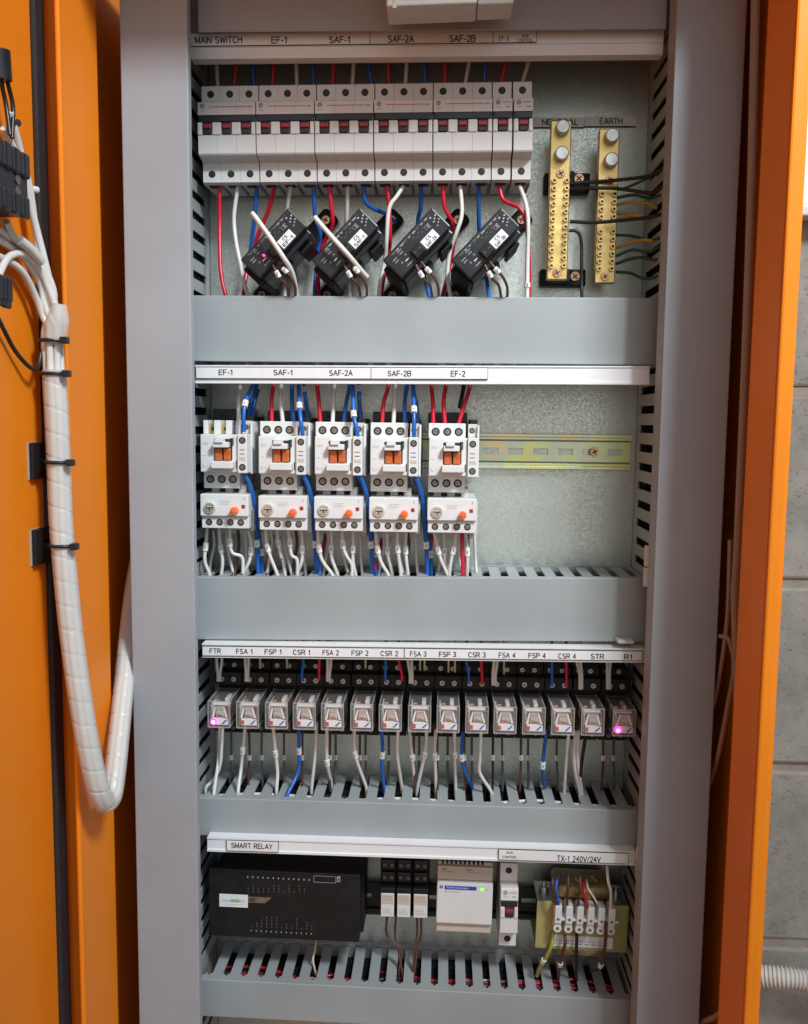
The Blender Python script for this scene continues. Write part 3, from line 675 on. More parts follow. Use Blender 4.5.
# ------------------------------------------------------------------ wires above and below the breakers
PN = ['MAIN SWITCH', 'EF-1', 'SAF-1', 'SAF-2A', 'SAF-2B']
GW = 'power wires between the breakers and the sensors'
topc = [('white', 216, 218), ('red', 236, 234), ('blue', 252, 254), ('red', 274, 272), ('white', 296, 297), ('blue', 312, 314), ('red', 334, 332), ('white', 354, 352), ('blue', 368, 372),
        ('red', 388, 389), ('white', 407, 405), ('blue', 424, 426), ('red', 445, 445), ('white', 470, 464), ('blue', 486, 484), ('red', 506, 500), ('white', 530, 520)]
cn = {}
for c, a, b in topc:
    cn[c] = cn.get(c, 0) + 1
    i = cn[c]; gi = min(i - 1, 4)
    l = f'{c} wire rising behind the strip above the {PN[gi]} breaker' if i <= 5 else f'{c} wire rising above the {"EF-2" if c == "red" else "CONTROL"} slim breaker'
    pw([(a, 40, -50), (a, 56, -48), (b, 90, -40)], 1.9, c, l, 'wires above the breakers')
Wd = [
 ('red', [(219.6, 186, -46), (219.6, 220, -44), (220, 258, -50), (222, 280, -54), (227, 300, -58)], 'red wire under the first pole of the main switch, hanging clear'),
 ('white', [(238, 186, -46), (234, 216, -44), (235.7, 240, -46), (240, 262, -50), (244, 282, -48), (250, 302, -40)], 'white wire under the second pole of the main switch'),
 ('blue', [(257, 186, -44), (254.6, 218, -34), (251, 247, -24), (247, 275, -16)], 'blue wire under the third pole of the main switch going behind the EF-1 sensor'),
 ('red', [(274.7, 186, -44), (269, 209, -34), (259, 233, -26), (249, 262, -20), (244, 290, -28), (243, 302, -40)], 'red wire passing behind the EF-1 sensor'),
 ('white', [(291, 186, -44), (287, 209, -34), (283, 230, -20), (284, 270, -14), (284.7, 302, -30)], 'white wire passing down behind the EF-1 sensor'),
 ('white', [(252, 213, -100), (256, 218, -101), (269, 236, -101), (282.4, 256, -99), (292.5, 273.5, -86), (298, 302, -60)], 'white wire slung across the face of the EF-1 sensor'),
 ('blue', [(313.6, 186, -44), (315.4, 218, -36), (320, 233, -30), (318, 251, -22), (315, 287, -26), (315, 302, -40)], 'blue wire between the EF-1 and SAF-1 sensors'),
 ('red', [(329, 186, -44), (332.5, 216, -40), (331, 229, -34), (322.5, 247, -24), (318, 272, -24), (319.5, 302, -40)], 'red wire going behind the SAF-1 sensor'),
 ('white', [(348, 186, -44), (346.6, 220, -30), (346, 250, -14), (350, 302, -20)], 'white wire going down behind the SAF-1 sensor'),
 ('white', [(314.7, 217, -100), (318, 221, -101), (331, 236, -101), (347, 253.5, -99), (360, 269, -88), (367, 277, -80)], 'white wire slung across the face of the SAF-1 sensor'),
 ('blue', [(363.4, 186, -44), (365.6, 202, -40), (374.5, 209, -34), (385.6, 214, -24), (395, 222, -14)], 'blue wire curling right above the SAF-2A sensor foot'),
 ('red', [(386.7, 186, -46), (389, 204.5, -44), (390, 235.7, -40), (389, 251, -30), (384, 275, -24), (380, 302, -30)], 'red wire beside the white one left of the SAF-2A sensor'),
 ('white', [(403.5, 186, -46), (397, 196, -50), (389, 209, -52), (386.5, 240, -48), (385, 260, -40), (380, 285, -40), (379, 302, -46)], 'white wire crossing over the red one left of the SAF-2A sensor'),
 ('blue', [(421.3, 186, -44), (420.8, 207, -34), (418, 222, -24), (420, 250, -14), (427, 287, -30), (430, 302, -40)], 'blue wire passing behind the SAF-2A sensor'),
 ('red', [(443, 186, -46), (444.7, 207, -44), (452.5, 222, -40), (454.7, 236, -34), (450, 265, -20), (441, 302, -30)], 'red wire crossing the sensor foot between SAF-2A and SAF-2B'),
 ('white', [(460.2, 186, -46), (461.8, 213, -50), (457, 231, -50), (450, 251, -44), (447.5, 276, -42), (451.3, 302, -46)], 'white wire between the SAF-2A and SAF-2B sensors'),
 ('blue', [(478.5, 186, -44), (479, 224, -30), (480, 250, -14), (486.5, 276, -26), (489.5, 302, -40)], 'blue wire passing behind the SAF-2B sensor'),
 ('red', [(499.2, 186, -46), (503.7, 200, -48), (519.3, 208, -52), (526, 222, -52), (528.5, 250, -48), (529, 275, -46), (529, 302, -46)], 'red wire looping right of the SAF-2B sensor'),
 ('white', [(519.7, 186, -48), (526, 204.5, -54), (528.2, 224.5, -58), (527.5, 260, -56), (527.0, 302, -56)], 'rightmost white wire running over the red loop'),
]
for k, (c, pts, l) in enumerate(Wd): pw(pts, 2.0 if 'slung' not in l else 2.2, c, l, GW, (.86,) if 'rightmost' in l else (), mlen=4)
for k, dx in enumerate((-143.2, -71.8, 0, 68.8)):
    t = ('EF-1', 'SAF-1', 'SAF-2A', 'SAF-2B')[k]
    pw([(416 + dx, 265, -91), (419 + dx, 271, -92), (424 + dx, 279, -90), (430 + dx, 286, -84), (433 + dx, 302, -70)], 1.3, 'brown', f'brown wire with a white sleeve on the {t} sensor, nearer its left end', 'sleeved brown wires on the sensors', (.22,))
    pw([(421 + dx, 262, -91), (426 + dx, 268, -92), (434 + dx, 277, -90), (438.5 + dx, 288, -84), (438 + dx, 302, -66)], 1.3, 'brown', f'brown wire with a white sleeve on the {t} sensor, nearer its right end', 'sleeved brown wires on the sensors', (.2,))

# ------------------------------------------------------------------ contactors and overload relays
def contactor(x, z, label, open_top):
    o = empty('contactor', x, 0, z, label, 'contactor', 'white contactors')
    mb = MB().box(0, 35.2, -85, -10, -35, 0, 'white', .8)
    mb.box(-.6, 34, -72, -10, -51, -34.9, 'white', .6)
    if not open_top: mb.box(-.8, 33.6, -74, -10, -.1, 13.5, 'white', .6)
    else:
        for a, b in ((-.6, 3.6), (9.6, 15.6), (20.8, 26.6), (31, 34)): mb.box(a, b, -72, -10, -.1, 13, 'white', .6)
        mb.box(1, 35, -52, -10, -.1, 9, 'white2')
    mb.build('housing', o)
    if open_top:
        for a in (3.7, 15.7): MB().box(a, a + 5.6, -66, -52, -.5, 10, 'brass', .4).cyl(a + 3.4, 5, -66, -66.4, 1.6, 'dark', 10).build('terminal_tab', o)
        MB().box(26.8, 30.8, -62, -52, -.5, 9, 'steel', .4).build('terminal_tab', o)
    aux = MB().box(35.5, 44.4, -88, -14, -35.6, .6, 'white', .7).box(44.4, 46.4, -74, -8, -37, 12, 'white', .8).box(36, 44.4, -70, -12, .7, 13, 'white2', .6)
    aux.hole(40, -5.2, -88, 3.2).hole(40, -30, -88, 3.2).hole(39.6, 7, -70, 2.6)
    aux.box(37.6, 42, -88.2, -87.9, -14.2, -13.6, 'dark').box(37.6, 42, -88.2, -87.9, -18, -17.4, 'dark').box(37.2, 43, -88.3, -87.9, -23.5, -20.5, 'cream')
    aux.build('auxiliary_contact', o)
    for s_, zz, yy in ((1, 5.6, -74), (2, -42.4, -72)):
        if s_ == 1 and open_top: continue
        for a in (5.8, 16.6, 27.2): MB().hole(a, zz, yy, 3.9).build('terminal', o)
    w = MB().box(13, 30, -85.2, -84.5, -24, -4, 'dark')
    w.box(14, 20.8, -87.5, -85, -24.2, -12.6, 'coil', .8).box(22.2, 29, -87.5, -85, -24.2, -12.6, 'coil', .8)
    w.build('coil_window', o)
    w = MB().box(13.2, 28, -93, -84.8, -11.9, -6.8, 'white', .7).box(15.5, 23.5, -95, -84.8, -7.5, -4.2, 'white', .6).box(12, 32.4, -95, -84.8, -31.2, -24.6, 'white', .8)
    w.box(28.5, 31.2, -86.2, -84.9, -4, -3.3, 'ink').box(30.6, 31.3, -86.2, -84.9, -10, -3.4, 'ink').box(33.2, 34, -85.5, -84.9, -31, -24, 'ink')
    w.build('carrier', o)
    p_ = MB(); p_.flat(2, 8, -8.4, -7.9, -85.1, 'paleink').flat(2, 7, -9.6, -9.2, -85.1, 'paleink').flat(2.2, 5, -20, -19.4, -85.1, 'paleink').flat(2.2, 3, -30.4, -28, -85.1, 'paleink').flat(2.2, 4.8, -30.8, -30.2, -85.1, 'paleink').flat(5.6, 7.2, -29.8, -29.2, -85.1, 'paleink')
    p_.build('printed_face', o)
    MB().box(-2, 36, -30, -2, 13.6, 24, 'charcoal', 1).cyl(6, 19, -30, -30.2, 2.2, 'dark').cyl(27, 19, -30, -30.2, 2.2, 'dark').box(38, 45, -62, -10, 13.2, 17, 'matblack', .6).build('rear_terminal', o)
    return o
def overload(x, z, label):
    o = empty('overload_relay', x, 0, z, label, 'overload relay', 'white overload relays')
    mb = MB().box(-.4, 45.2, -83, -14, -20.8, 0, 'white', .8).box(.2, 45, -80, -14, -32.5, -20.9, 'white', .6)
    for a in (5, 18, 31): mb.box(a, a + 7, -60, -30, 0, 7.5, 'white2')
    mb.box(43, 47, -66, -10, -36, -4, 'white2', .6)
    mb.box(0, 45, -83.15, -82.9, -20.7, -20.3, 'greyink').build('housing', o)
    MB().box(6, 46, -40, -10, -43, -33, 'white2', 1).build('rear_terminal', o)
    d = MB().cyl(8.8, -12.7, -83, -84.6, 5.8, 'white2', 20, 5.5).cyl(8.8, -12.7, -84.6, -85, 4.6, 'palescrew', 20)
    d.flat(5.6, 12, -13.1, -12.3, -85.15, 'dark').flat(8.4, 9.2, -15.6, -9.8, -85.2, 'dark').flat(6.8, 10.6, -11.6, -10.9, -85.25, 'marker'); d.build('setting_dial', o)
    k = MB().cyl(32.6, -15, -83, -91, 3.6, 'orangeknob', 16, 3.3).box(30.2, 35.2, -92, -91, -15.6, -14.4, 'orangeknob', .2).box(32, 33.2, -92.2, -91, -17.4, -12.6, 'orangeknob', .2); k.build('reset_knob', o)
    MB().box(38.8, 42, -83.6, -82.8, -12.8, -9.6, 'redsw', .2).build('test_button', o)
    p_ = MB()
    for i in range(3): p_.flat(18, 28 - i, -6.6 - i * 1.5, -6.2 - i * 1.5, -83.1, 'paleink')
    p_.text('J', 41, -4, -83.1, 1.4, 2.6, 'greyink', 0); p_.build('printed_face', o)
    for a in (7, 17.2, 27.4, 37.2): MB().hole(a, -26.8, -80, 3.2).build('terminal', o)
    return o
CNm = ['EF-1', 'SAF-1', 'SAF-2A', 'SAF-2B', 'EF-2']
cxp = [200.2, 258.4, 314.7, 370.4, 429.2]; cyp = [434.2, 435.8, 436.4, 437.2, 437.9]
lc = ['white contactor below EF-1 with two bare brass tabs at its top', 'white contactor below SAF-1, second from the left', 'white contactor below SAF-2A, the middle one', 'white contactor below SAF-2B, fourth from the left', 'white contactor below EF-2 with three red wires, next to the bare rail']
lo = ['overload relay with orange knob under the EF-1 contactor', 'overload relay with orange knob under the SAF-1 contactor', 'overload relay with orange knob under the SAF-2A contactor', 'overload relay with orange knob under the SAF-2B contactor', 'overload relay with orange knob under the EF-2 contactor']
CO = []
c_open = contactor(*P(cxp[0], cyp[0], -85), lc[0], True)
c_proto = None; o_proto = None
for k in range(5):
    x_, z_ = P(cxp[k], cyp[k], -85)
    if k == 1: c_proto = contactor(x_, z_, lc[1], False)
    elif k > 1: dup(c_proto, x_, 0, z_, lc[k])
    zo = z_ - 55.8
    if k == 0: o_proto = overload(x_ - .9, zo, lo[0])
    else: dup(o_proto, x_ - .5, 0, zo, lo[k])
G2 = 'wires above the contactors'
def above(k, items):
    cnt = {}
    for (c, pts, mk) in items:
        cnt[c] = cnt.get(c, 0) + 1
        ordn = ['first', 'second', 'third', 'fourth'][cnt[c] - 1]; tot = sum(1 for i in items if i[0] == c)
        l = f'{c} wire entering the top of the {CNm[k]} contactor' if tot == 1 else f'{ordn} {c} wire from the left above the {CNm[k]} contactor'
        if mk: l += ', white sleeve on it'
        pw(pts, 2.0, c, l, G2, mk)
above(0, [('white', [(241, 370, -45), (240.4, 385, -50), (239, 400, -62), (238.5, 424, -66)], ()),
 ('blue', [(256, 372, -50), (252.5, 386, -66), (246, 400, -78), (243.6, 415, -84), (243.8, 432, -84)], (.62,)), ('blue', [(257.5, 374, -30), (255, 392, -36), (250.5, 404, -44), (248.6, 424, -52)], ()), ('blue', [(262, 372, -28), (259, 386, -30), (253, 410, -40), (252, 430, -44)], (.25,))])
above(1, [('red', [(275, 372, -50), (273.5, 386, -56), (271.7, 400, -62), (271.7, 424, -66)], ()), ('white', [(281.6, 376, -50), (281, 390, -56), (280.8, 402, -62), (283, 424, -66)], ()),
 ('blue', [(293, 372, -50), (292, 388, -54), (292, 404, -60), (293.5, 424, -66)], ()), ('blue', [(298.5, 372, -58), (298.9, 390, -70), (299.5, 408, -80), (301, 422, -86), (303, 437, -86)], (.56,)), ('blue', [(303, 370, -36), (304, 388, -40), (306, 402, -46), (308.5, 424, -52)], (.36,))])
above(2, [('red', [(316.6, 372, -50), (317.3, 386, -56), (318.7, 400, -62), (320.4, 424, -66)], ()), ('white', [(334.8, 374, -50), (334, 392, -56), (332.5, 424, -66)], ()),
 ('blue', [(351, 372, -50), (349.5, 388, -54), (346, 404, -60), (344, 424, -66)], ()), ('blue', [(352.6, 372, -58), (353, 390, -70), (353.6, 414, -82), (356, 426, -86), (358, 437, -86)], (.68,)), ('blue', [(358, 370, -36), (359, 388, -40), (359.4, 402, -46), (361, 424, -52)], (.35,))])
above(3, [('red', [(390, 372, -50), (388, 388, -56), (383.5, 404, -62), (382, 424, -66)], ()), ('white', [(396, 374, -50), (395.2, 390, -56), (393.4, 424, -66)], ()),
 ('blue', [(408, 372, -50), (406.5, 388, -54), (404.7, 404, -60), (405, 424, -66)], ()), ('blue', [(412.8, 372, -58), (413.4, 390, -70), (414, 412, -82), (414, 424, -86), (414, 437, -86)], (.62,)), ('blue', [(411, 370, -36), (412.5, 388, -40), (416, 402, -46), (418, 424, -52)], (.3,))])
above(4, [('red', [(431, 372, -50), (431.6, 388, -56), (433, 404, -62), (433.2, 424, -66)], ()), ('red', [(447.5, 372, -50), (446, 386, -56), (443.6, 402, -62), (445, 424, -66)], ()),
 ('red', [(471, 372, -50), (469.5, 388, -56), (464.5, 404, -62), (458.5, 424, -66)], ()), ('black', [(465, 372, -30), (463.5, 388, -34), (459.5, 408, -40)], ())])
G3 = 'wires between the overload relays and the duct below'
ZD3 = Z(-147)
def below(k, dx, dy, extra_red):
    t = CNm[k]; nm = ['leftmost', 'second', 'third', 'rightmost']
    sh = [(0, 0), (0, 0), (0, 0), (0, 0)]
    patt = [
      [[(207.4, 526), (205.8, 545), (204.8, 561), (210, 576)], [(218.7, 526), (220.2, 545), (222.6, 561), (221, 578)], [(230, 526), (230, 543), (232.5, 553), (242, 557.5)], [(248, 529), (251.3, 545), (249.3, 561), (241.4, 578)]],
      [[(265.5, 527), (266.5, 542), (270, 556), (278, 577)], [(276.5, 527), (278.5, 543), (281, 556), (283, 560)], [(287.5, 527), (290, 543), (291.5, 555), (297, 560)], [(301, 527), (302.5, 545), (301.5, 562), (296, 577)]],
      [[(318, 527), (318.5, 543), (322, 560), (333.5, 577)], [(331, 527), (331.7, 543), (331.7, 558), (338, 577)], [(342, 527), (343, 545), (346, 555), (352, 566)], [(353.4, 527), (353, 546), (353, 562), (356, 577)]],
      [[(375.5, 529), (377, 546), (381, 562), (389, 577)], [(386.5, 529), (387.5, 546), (388, 556), (393, 577)], [(397.5, 529), (397.5, 543), (398.5, 556), (401, 577)], [(406, 529), (405.5, 547), (406.5, 562), (408, 577)]],
      [[(434, 531), (437, 545), (441, 560), (448, 577)], [(443.5, 531), (444.2, 546), (445, 560), (450, 577)], [(456.5, 531), (454.5, 546), (451.5, 558), (449, 577)], [(465.5, 533), (467, 545), (467.5, 560), (467, 577)]]][k]
    for i, pts in enumerate(patt):
        P_ = [(px, py, -62 + 3 * (j == 3) + 8 * (i % 2) * (j > 0)) for j, (px, py) in enumerate(pts)]
        l3 = P3(*P_[-1]); seq = [P3(*p) for p in P_] + [(l3[0] + random.uniform(-2, 2), l3[1] + 2, l3[2] - 16)]
        wire(seq, 1.75, 'white', f'{nm[i]} white wire with sleeve under the {t} overload relay', G3, (.30 + .05 * (i % 2),), mlen=8)
    if k < 4:
        b = [242.4, 300.5, 356.5, 411.5][k]
        pts = [(b, 472, -80), (b + 7, 484, -76), (b + 12, 504, -66), (b + 14, 535, -56), (b + 15.3, 556, -52), (b + 16, 577, -50)]
        wire([P3(*p) for p in pts] + [(P3(*pts[-1])[0], -48, ZD3 - 20)], 2.1, 'blue', f'front blue wire curving down between the {t} and {CNm[k+1]} overload relays', G3, (.62,), mlen=7)
        pts = [(b + 3, 478, -50), (b + 11, 500, -44), (b + 17, 540, -40), (b + 19, 556, -40), (b + 19.5, 577, -42)]
        wire([P3(*p) for p in pts] + [(P3(*pts[-1])[0], -42, ZD3 - 20)], 2.1, 'blue', f'rear blue wire curving down between the {t} and {CNm[k+1]} overload relays', G3, (.68,), mlen=7)
    if extra_red:
        c, pts = extra_red
        wire([P3(*p) for p in pts], 2.0, c, f'red wire behind the white ones under the {t} overload relay', G3)
for k, b in enumerate((204, 262, 318.5, 374, 433)):
    for i, (dx, c, x2) in enumerate(((9, 'white', 5), (22, 'white', 30), (34, 'brown', 31), (41, 'white', 44))):
        x_ = b + dx; pts = [P3(x_, 530, -40), P3(x_ + 1, 545, -38), P3(b + (dx + x2) / 2, 560, -36), P3(b + x2, 577, -40)]
        wire(pts + [(pts[-1][0], -42, pts[-1][2] - 14)], 1.6, c, f"thin {c} wire at the back below the {CNm[k]} overload relay, {['first', 'second', 'third', 'fourth'][i]} from the left", G3)
below(0, 0, 0, None)
below(1, 0, 0, ('red', [(273, 534, -26), (269, 555, -26), (265, 580, -30)]))
below(2, 0, 0, ('red', [(326, 534, -26), (322, 555, -26), (317, 580, -30)]))
below(3, 0, 0, ('red', [(384, 534, -28), (377, 560, -40), (370, 580, -46)]))
below(4, 0, 0, ('red', [(432, 534, -26), (430, 556, -30), (428, 580, -36)]))
pw([(462, 533, -56), (462.5, 550, -60), (463, 577, -62), (463, 590, -62)], 1.9, 'red', 'bright red wire at the right end of the EF-2 overload relay', G3)

# ------------------------------------------------------------------ relays and sockets
def socket(x, z, label):
    o = empty('relay_socket', x, 0, z, label, 'relay socket', 'black relay sockets')
    mb = MB().box(-13.4, 13.4, -30, -8, -38, 38, 'matblack', .8).box(-13.4, 13.4, -44, -29, 16.5, 29, 'matblack', .8).box(-13.4, 13.4, -34, -29, 29.2, 38, 'matblack', .8)
    mb.box(-13.4, 13.4, -58, -29, -22, -14.5, 'matblack', .8).box(-13.4, 13.4, -46, -29, -31, -22.2, 'matblack', .8)
    for a in (-8.8, 0, 8.8): mb.box(a - .4, a + .4, -45, -43.9, 17, 28.6, 'dark')
    mb.build('base', o)
    for a in (-6.2, 5.8):
        MB().screw(a, 22, -44, 2.7, 'palescrew', random.random(), 1).build('terminal_screw', o)
        MB().screw(a - 1.5, 34, -34, 2.4, 'palescrew', random.random(), 1).build('terminal_screw', o)
        MB().screw(a, -27, -46, 2.2, 'dullscrew', random.random(), 1).build('terminal_screw', o)
    return o
def relay(x, z, label, lit):
    o = empty('plug_in_relay', x, 0, z, label, 'relay', 'clear plug-in relays')
    # inside mechanism
    mb = MB().box(-6.4, 5.5, -66, -46, -9, 3, 'coil', 1.5).box(-8.6, -6.8, -78, -50, -4, 9, 'white2', .4).box(-9, 9, -48, -38.5, -12, 12, 'matblack', .5).box(-7, -2.5, -66, -40, 4.2, 10.5, 'copper', .6).box(1.5, 5.5, -64, -40, 4.2, 10.5, 'white2', .6)
    mb.box(-8.6, 8.6, -74, -68, 6.6, 8.4, 'white', .3).box(5.2, 8.6, -68, -40, -10, 2, 'steel', .6)
    mb.build('coil', o)
    f = MB().prism([(-6.5, -10.6), (8.6, -10.6), (8.6, -5), (2.5, -3.8), (-6.5, -3.8)], -80.2, -79.4, 'label')
    f.prism([(-7.4, -3.4), (-5.2, -3.4), (-3.2, 7), (-4.6, 7)], -80.2, -79.5, 'label').prism([(6.0, -3.4), (8, -3.4), (5, 7), (3.4, 7)], -80.2, -79.5, 'label')
    for i in range(4): f.flat(-3.2 + .5 * i, 3.6 - .2 * i, 5.4 - i * 2.1, 6.1 - i * 2.1, -79.7, 'paleink' if i != 1 else 'greyink')
    f.box(-3, 4.5, -79.4, -78.8, -3.3, 6.8, 'cream')
    f.box(-8.8, -7.6, -79.4, -60, -11, 6, 'dullscrew').box(8.0, 9.0, -79, -56, -4, 6, 'copper').flat(-2.2, 3.8, -2.8, -1.4, -79.72, 'copper').flat(-8.6, 8.8, -12.2, -11.1, -79.7, 'dimscrew')
    f.flat(-2.6, 1.0, -1.0, -.2, -79.73, 'redink')
    f.prism([(1.8, -9.8), (4, -9.8), (8, -5.6), (6, -5.6)], -80.3, -80.21, 'blue')
    f.build('printed_face', o)
    (MB().cyl(-5.5, -7.6, -79, -81.3, 3.5, 'led', 20, 3.1) if lit else MB().box(-7.2, -3.6, -80.6, -79, -9.9, -5.6, 'red_pad', .3)).cyl(-5.5, -7.8, -80.5, -81.5 if lit else -80.8, 1.7 if lit else .8, 'ledcore' if lit else 'redsw', 12).build('indicator_lamp', o)  # lit disc drawn oversize to stand for its glow
    c = MB().box(-10.3, 10.3, -81.8, -38, -12.9, 12.9, 'clear', .7)
    c.build('cover', o)
    e = MB()
    for sx in (-1, 1):
        e.box(sx * 10.45 - .5, sx * 10.45 + .5, -82, -81.1, -13, 13, 'clearedge'); 
        for sz in (-1, 1): e.box(sx * 10.2 - .5, sx * 10.2 + .5, -81, -38, sz * 12.8 - .5, sz * 12.8 + .5, 'clearedge')
    for sz in (-1, 1): e.box(-9.9, 9.9, -82, -81.1, sz * 12.8 - .5, sz * 12.8 + .5, 'clearedge')
    e.box(-9.8, 9.8, -82.1, -81.9, 8.3, 8.8, 'clearedge')
    e.build('cover_edge', o)
    return o
rxp = [207.4, 236, 264.9, 292.8, 321, 350.3, 378.8, 408.2, 436.8, 465.6, 493.8, 522.6, 551.6, 581.5, 613]
sp = None; rp = None; rl = None
for k, n_ in enumerate(names3):
    x_, z_ = P(rxp[k] + 11.4, 714.6 + (rxp[k] - 207) * .0205, -82)
    ls = f'black screw terminal socket below the {n_} tag'
    lr = f'clear plug-in relay below the {n_} tag' + (', its pink lamp lit' if k in (0, 14) else ', its lamp dark')
    xs = x_ + (0 if k not in (14,) else -1.5)
    if sp is None: sp = socket(x_, z_ + 2, ls)
    else: dup(sp, xs, 0, z_ + 2, ls)
    if k == 0: rl = relay(x_, z_, lr, True)
    elif k == 1: rp = relay(x_, z_, lr, False)
    elif k == 14: dup(rl, x_, 0, z_, lr)
    else: dup(rp, x_, 0, z_, lr)
G4 = 'wires above the relay sockets'
def near(px):
    i = min(range(15), key=lambda i: abs(tx3[i] - px)); return names3[i]
seen = {}
def rw(c, pts, r, grp, where, marks=(), extra_end=None, **kw):
    n_ = near(pts[0][0]); key = (c, n_, where); seen.setdefault(key, []).append(1); i = len(seen[key])
    od = ['', 'second ', 'third ', 'fourth '][i - 1]
    l = f'{od}{c} wire {where} the {n_} relay' + (', sleeved' if marks else '')
    P_ = [P3(*p) for p in pts]
    if extra_end: P_.append((P_[-1][0], P_[-1][1] + 2, P_[-1][2] - extra_end))
    wire(P_, r, c, l.replace('grey', 'dark grey'), grp, marks, **kw)
for c, a, b, yb in [('white', 216.6, 217.8, 681), ('white', 221.8, 220, 681), ('white', 245.2, 246, 681), ('white', 248.6, 248, 681), ('blue', 303.4, 302, 680), ('red', 319.4, 319, 680), ('white', 327.6, 327.4, 681), ('white', 331, 329.6, 681),
   ('blue', 385.8, 385.4, 681), ('red', 398.6, 401.8, 681), ('white', 407.8, 410, 683), ('white', 411.6, 412.2, 683), ('blue', 466.6, 468.6, 683), ('red', 481.2, 482, 685), ('white', 494, 492.8, 685), ('white', 497.4, 495.6, 685),
   ('blue', 552, 552, 686), ('red', 566.2, 566.6, 687), ('white', 576.6, 579.6, 689), ('white', 580.4, 581.8, 689), ('white', 607.2, 607.4, 689), ('white', 610.6, 609.6, 689)]:
    rw(c, [(a, 640, -62), (a, 660, -54), (b, 674, -48), (b, yb, -46)], 1.5, G4, 'above')
for a, yb in [(260, 668), (287, 668), (365.5, 668), (420, 670), (424.5, 670), (448.5, 672), (455, 672), (504, 674)]:
    rw('cream', [(a, 640, -52), (a, 656, -42), (a, yb, -36)], 1.1, G4, 'tucked above')
G5 = 'wires between the relays and the slotted duct below'
ZD4 = Z(-369.4)
FR = [('white', [(219.7, 726), (218.7, 757), (213.8, 794)], 0), ('white', [(222.5, 728), (220, 765), (213, 780), (206, 788)], 0), ('white', [(245.4, 725), (242.8, 748), (241, 769), (238, 792)], .33),
 ('white', [(273, 727), (275, 749), (277.5, 772), (276.5, 790)], .36), ('blue', [(298.5, 726), (299, 747), (298, 772), (287, 796)], .3), ('white', [(316.7, 722), (314.8, 757), (311.6, 788)], 0), ('white', [(326.8, 727), (326.6, 753), (328, 768), (331.5, 784)], .44),
 ('white', [(354.3, 728), (354.3, 749), (357.8, 764), (366, 787)], .34), ('blue', [(381.6, 729), (382.6, 749), (381.8, 766), (384, 788)], .34), ('white', [(398, 729), (397.4, 756), (401.6, 786)], 0), ('white', [(409.3, 728), (411.3, 751), (415, 786)], .4),
 ('white', [(426.5, 730), (425.5, 750), (417.4, 788)], .34), ('white', [(436, 730), (434.7, 751), (436, 788)], .36), ('white', [(454.3, 730), (455, 750), (455.6, 788)], .34), ('blue', [(463, 732), (461.8, 751), (463.5, 768), (472, 788)], .32),
 ('white', [(481, 732), (480, 758), (479.8, 773), (491.7, 793)], 0), ('blue', [(546.6, 730), (543.7, 754), (542.7, 773), (545, 788)], .4), ('white', [(568.4, 735), (566.2, 759), (564.2, 792)], 0), ('white', [(575.6, 731), (574, 757), (576, 776), (580, 794)], 0), ('white', [(578.4, 731), (577.6, 757), (579.6, 776), (582, 794)], 0),
 ('black', [(586, 733), (582, 760), (580, 776), (578, 790)], 0)]
for c, pts, mk in FR:
    n = len(pts); P_ = [(a, b, -60 + 14 * j / (n - 1) if j < n - 1 else YZ(a, b, ZD4)) for j, (a, b) in enumerate(pts)]
    rw(c, P_, 1.75, G5, 'under', (mk,) if mk else (), 14, mlen=7)
BK = [('grey', 231, 752), ('grey', 262, 752), ('brown', 249, 754), ('grey', 284, 752), ('brown', 302.5, 754), ('brown', 330.2, 756), ('grey', 335.5, 751), ('brown', 360, 757), ('grey', 366, 751.5), ('grey', 388.6, 754), ('brown', 414, 755), ('grey', 419.4, 755), ('brown', 437.4, 754),
 ('grey', 448, 757), ('brown', 464.4, 758), ('grey', 471.8, 756.5), ('black', 493.2, 756), ('grey', 502, 756), ('brown', 521, 757), ('grey', 528.4, 756), ('grey', 557, 759), ('brown', 602.8, 760), ('grey', 613.8, 761)]
for c, a, ym in BK:
    y0 = -36 if c == 'grey' else -44
    rw(c, [(a, 728, y0), (a + random.uniform(-.6, .6), ym, y0 + 2), (a + random.uniform(-1, 1), 778, y0 + 4)], 1.25, G5, 'at the back under', (.46,), 14, mlen=5)

# ------------------------------------------------------------------ bottom row devices
def PB(px0, px1, py0, py1, y):
    a = P(px0, py0, y); b = P(px1, py1, y); return a[0], b[0], b[1], a[1]
# programmable relay
x0, x1, z0, z1 = PB(208, 359.5, 869, 942, -66)
o = empty('programmable_relay', (x0 + x1) / 2, 0, (z0 + z1) / 2, 'long black control relay under the SMART RELAY tag with a white sticker', 'control relay', tilt=.012); w, h = (x1 - x0) / 2, (z1 - z0) / 2
MB().box(-w, w, -66, -50, -h, h, 'matblack', 1.5).box(-w + 2, w + 3, -50, -9, -h + 1, h - 9, 'matblack', 1.5).build('case', o)
f = MB()
def lp(zx, zy):  # zoomed photo point (x4.753 from 200,870) to local
    a = P(200 + zx / 4.753, 870 + zy / 4.753, -66.2); return a[0] - (x0 + x1) / 2, a[1] - (z0 + z1) / 2
for i in range(13):
    a, b = lp(225 + i * 24.3, 35 + i * .9); f.flat(a - .5, a + .5, b - .8, b + .8, -66.15, 'paleink')
    a, b = lp(245 + i * 23.8, 290 + i * 1.0); f.flat(a - .4, a + .4, b - .8, b + .8, -66.15, 'paleink')
    for q in range(random.randint(1, 4)): a2, b2 = lp(247 + i * 23.8, 268 + i - q * 15); f.flat(a2 - .35, a2 + .35, b2 - 1, b2 + 1, -66.15, 'dimink')
    for q in range(random.randint(0, 3)): a2, b2 = lp(228 + i * 24.3, 105 - q * 15); f.flat(a2 - .35, a2 + .35, b2 - 1, b2 + 1, -66.15, 'dimink')
a, b = lp(538, 25); c, d = lp(645, 60)
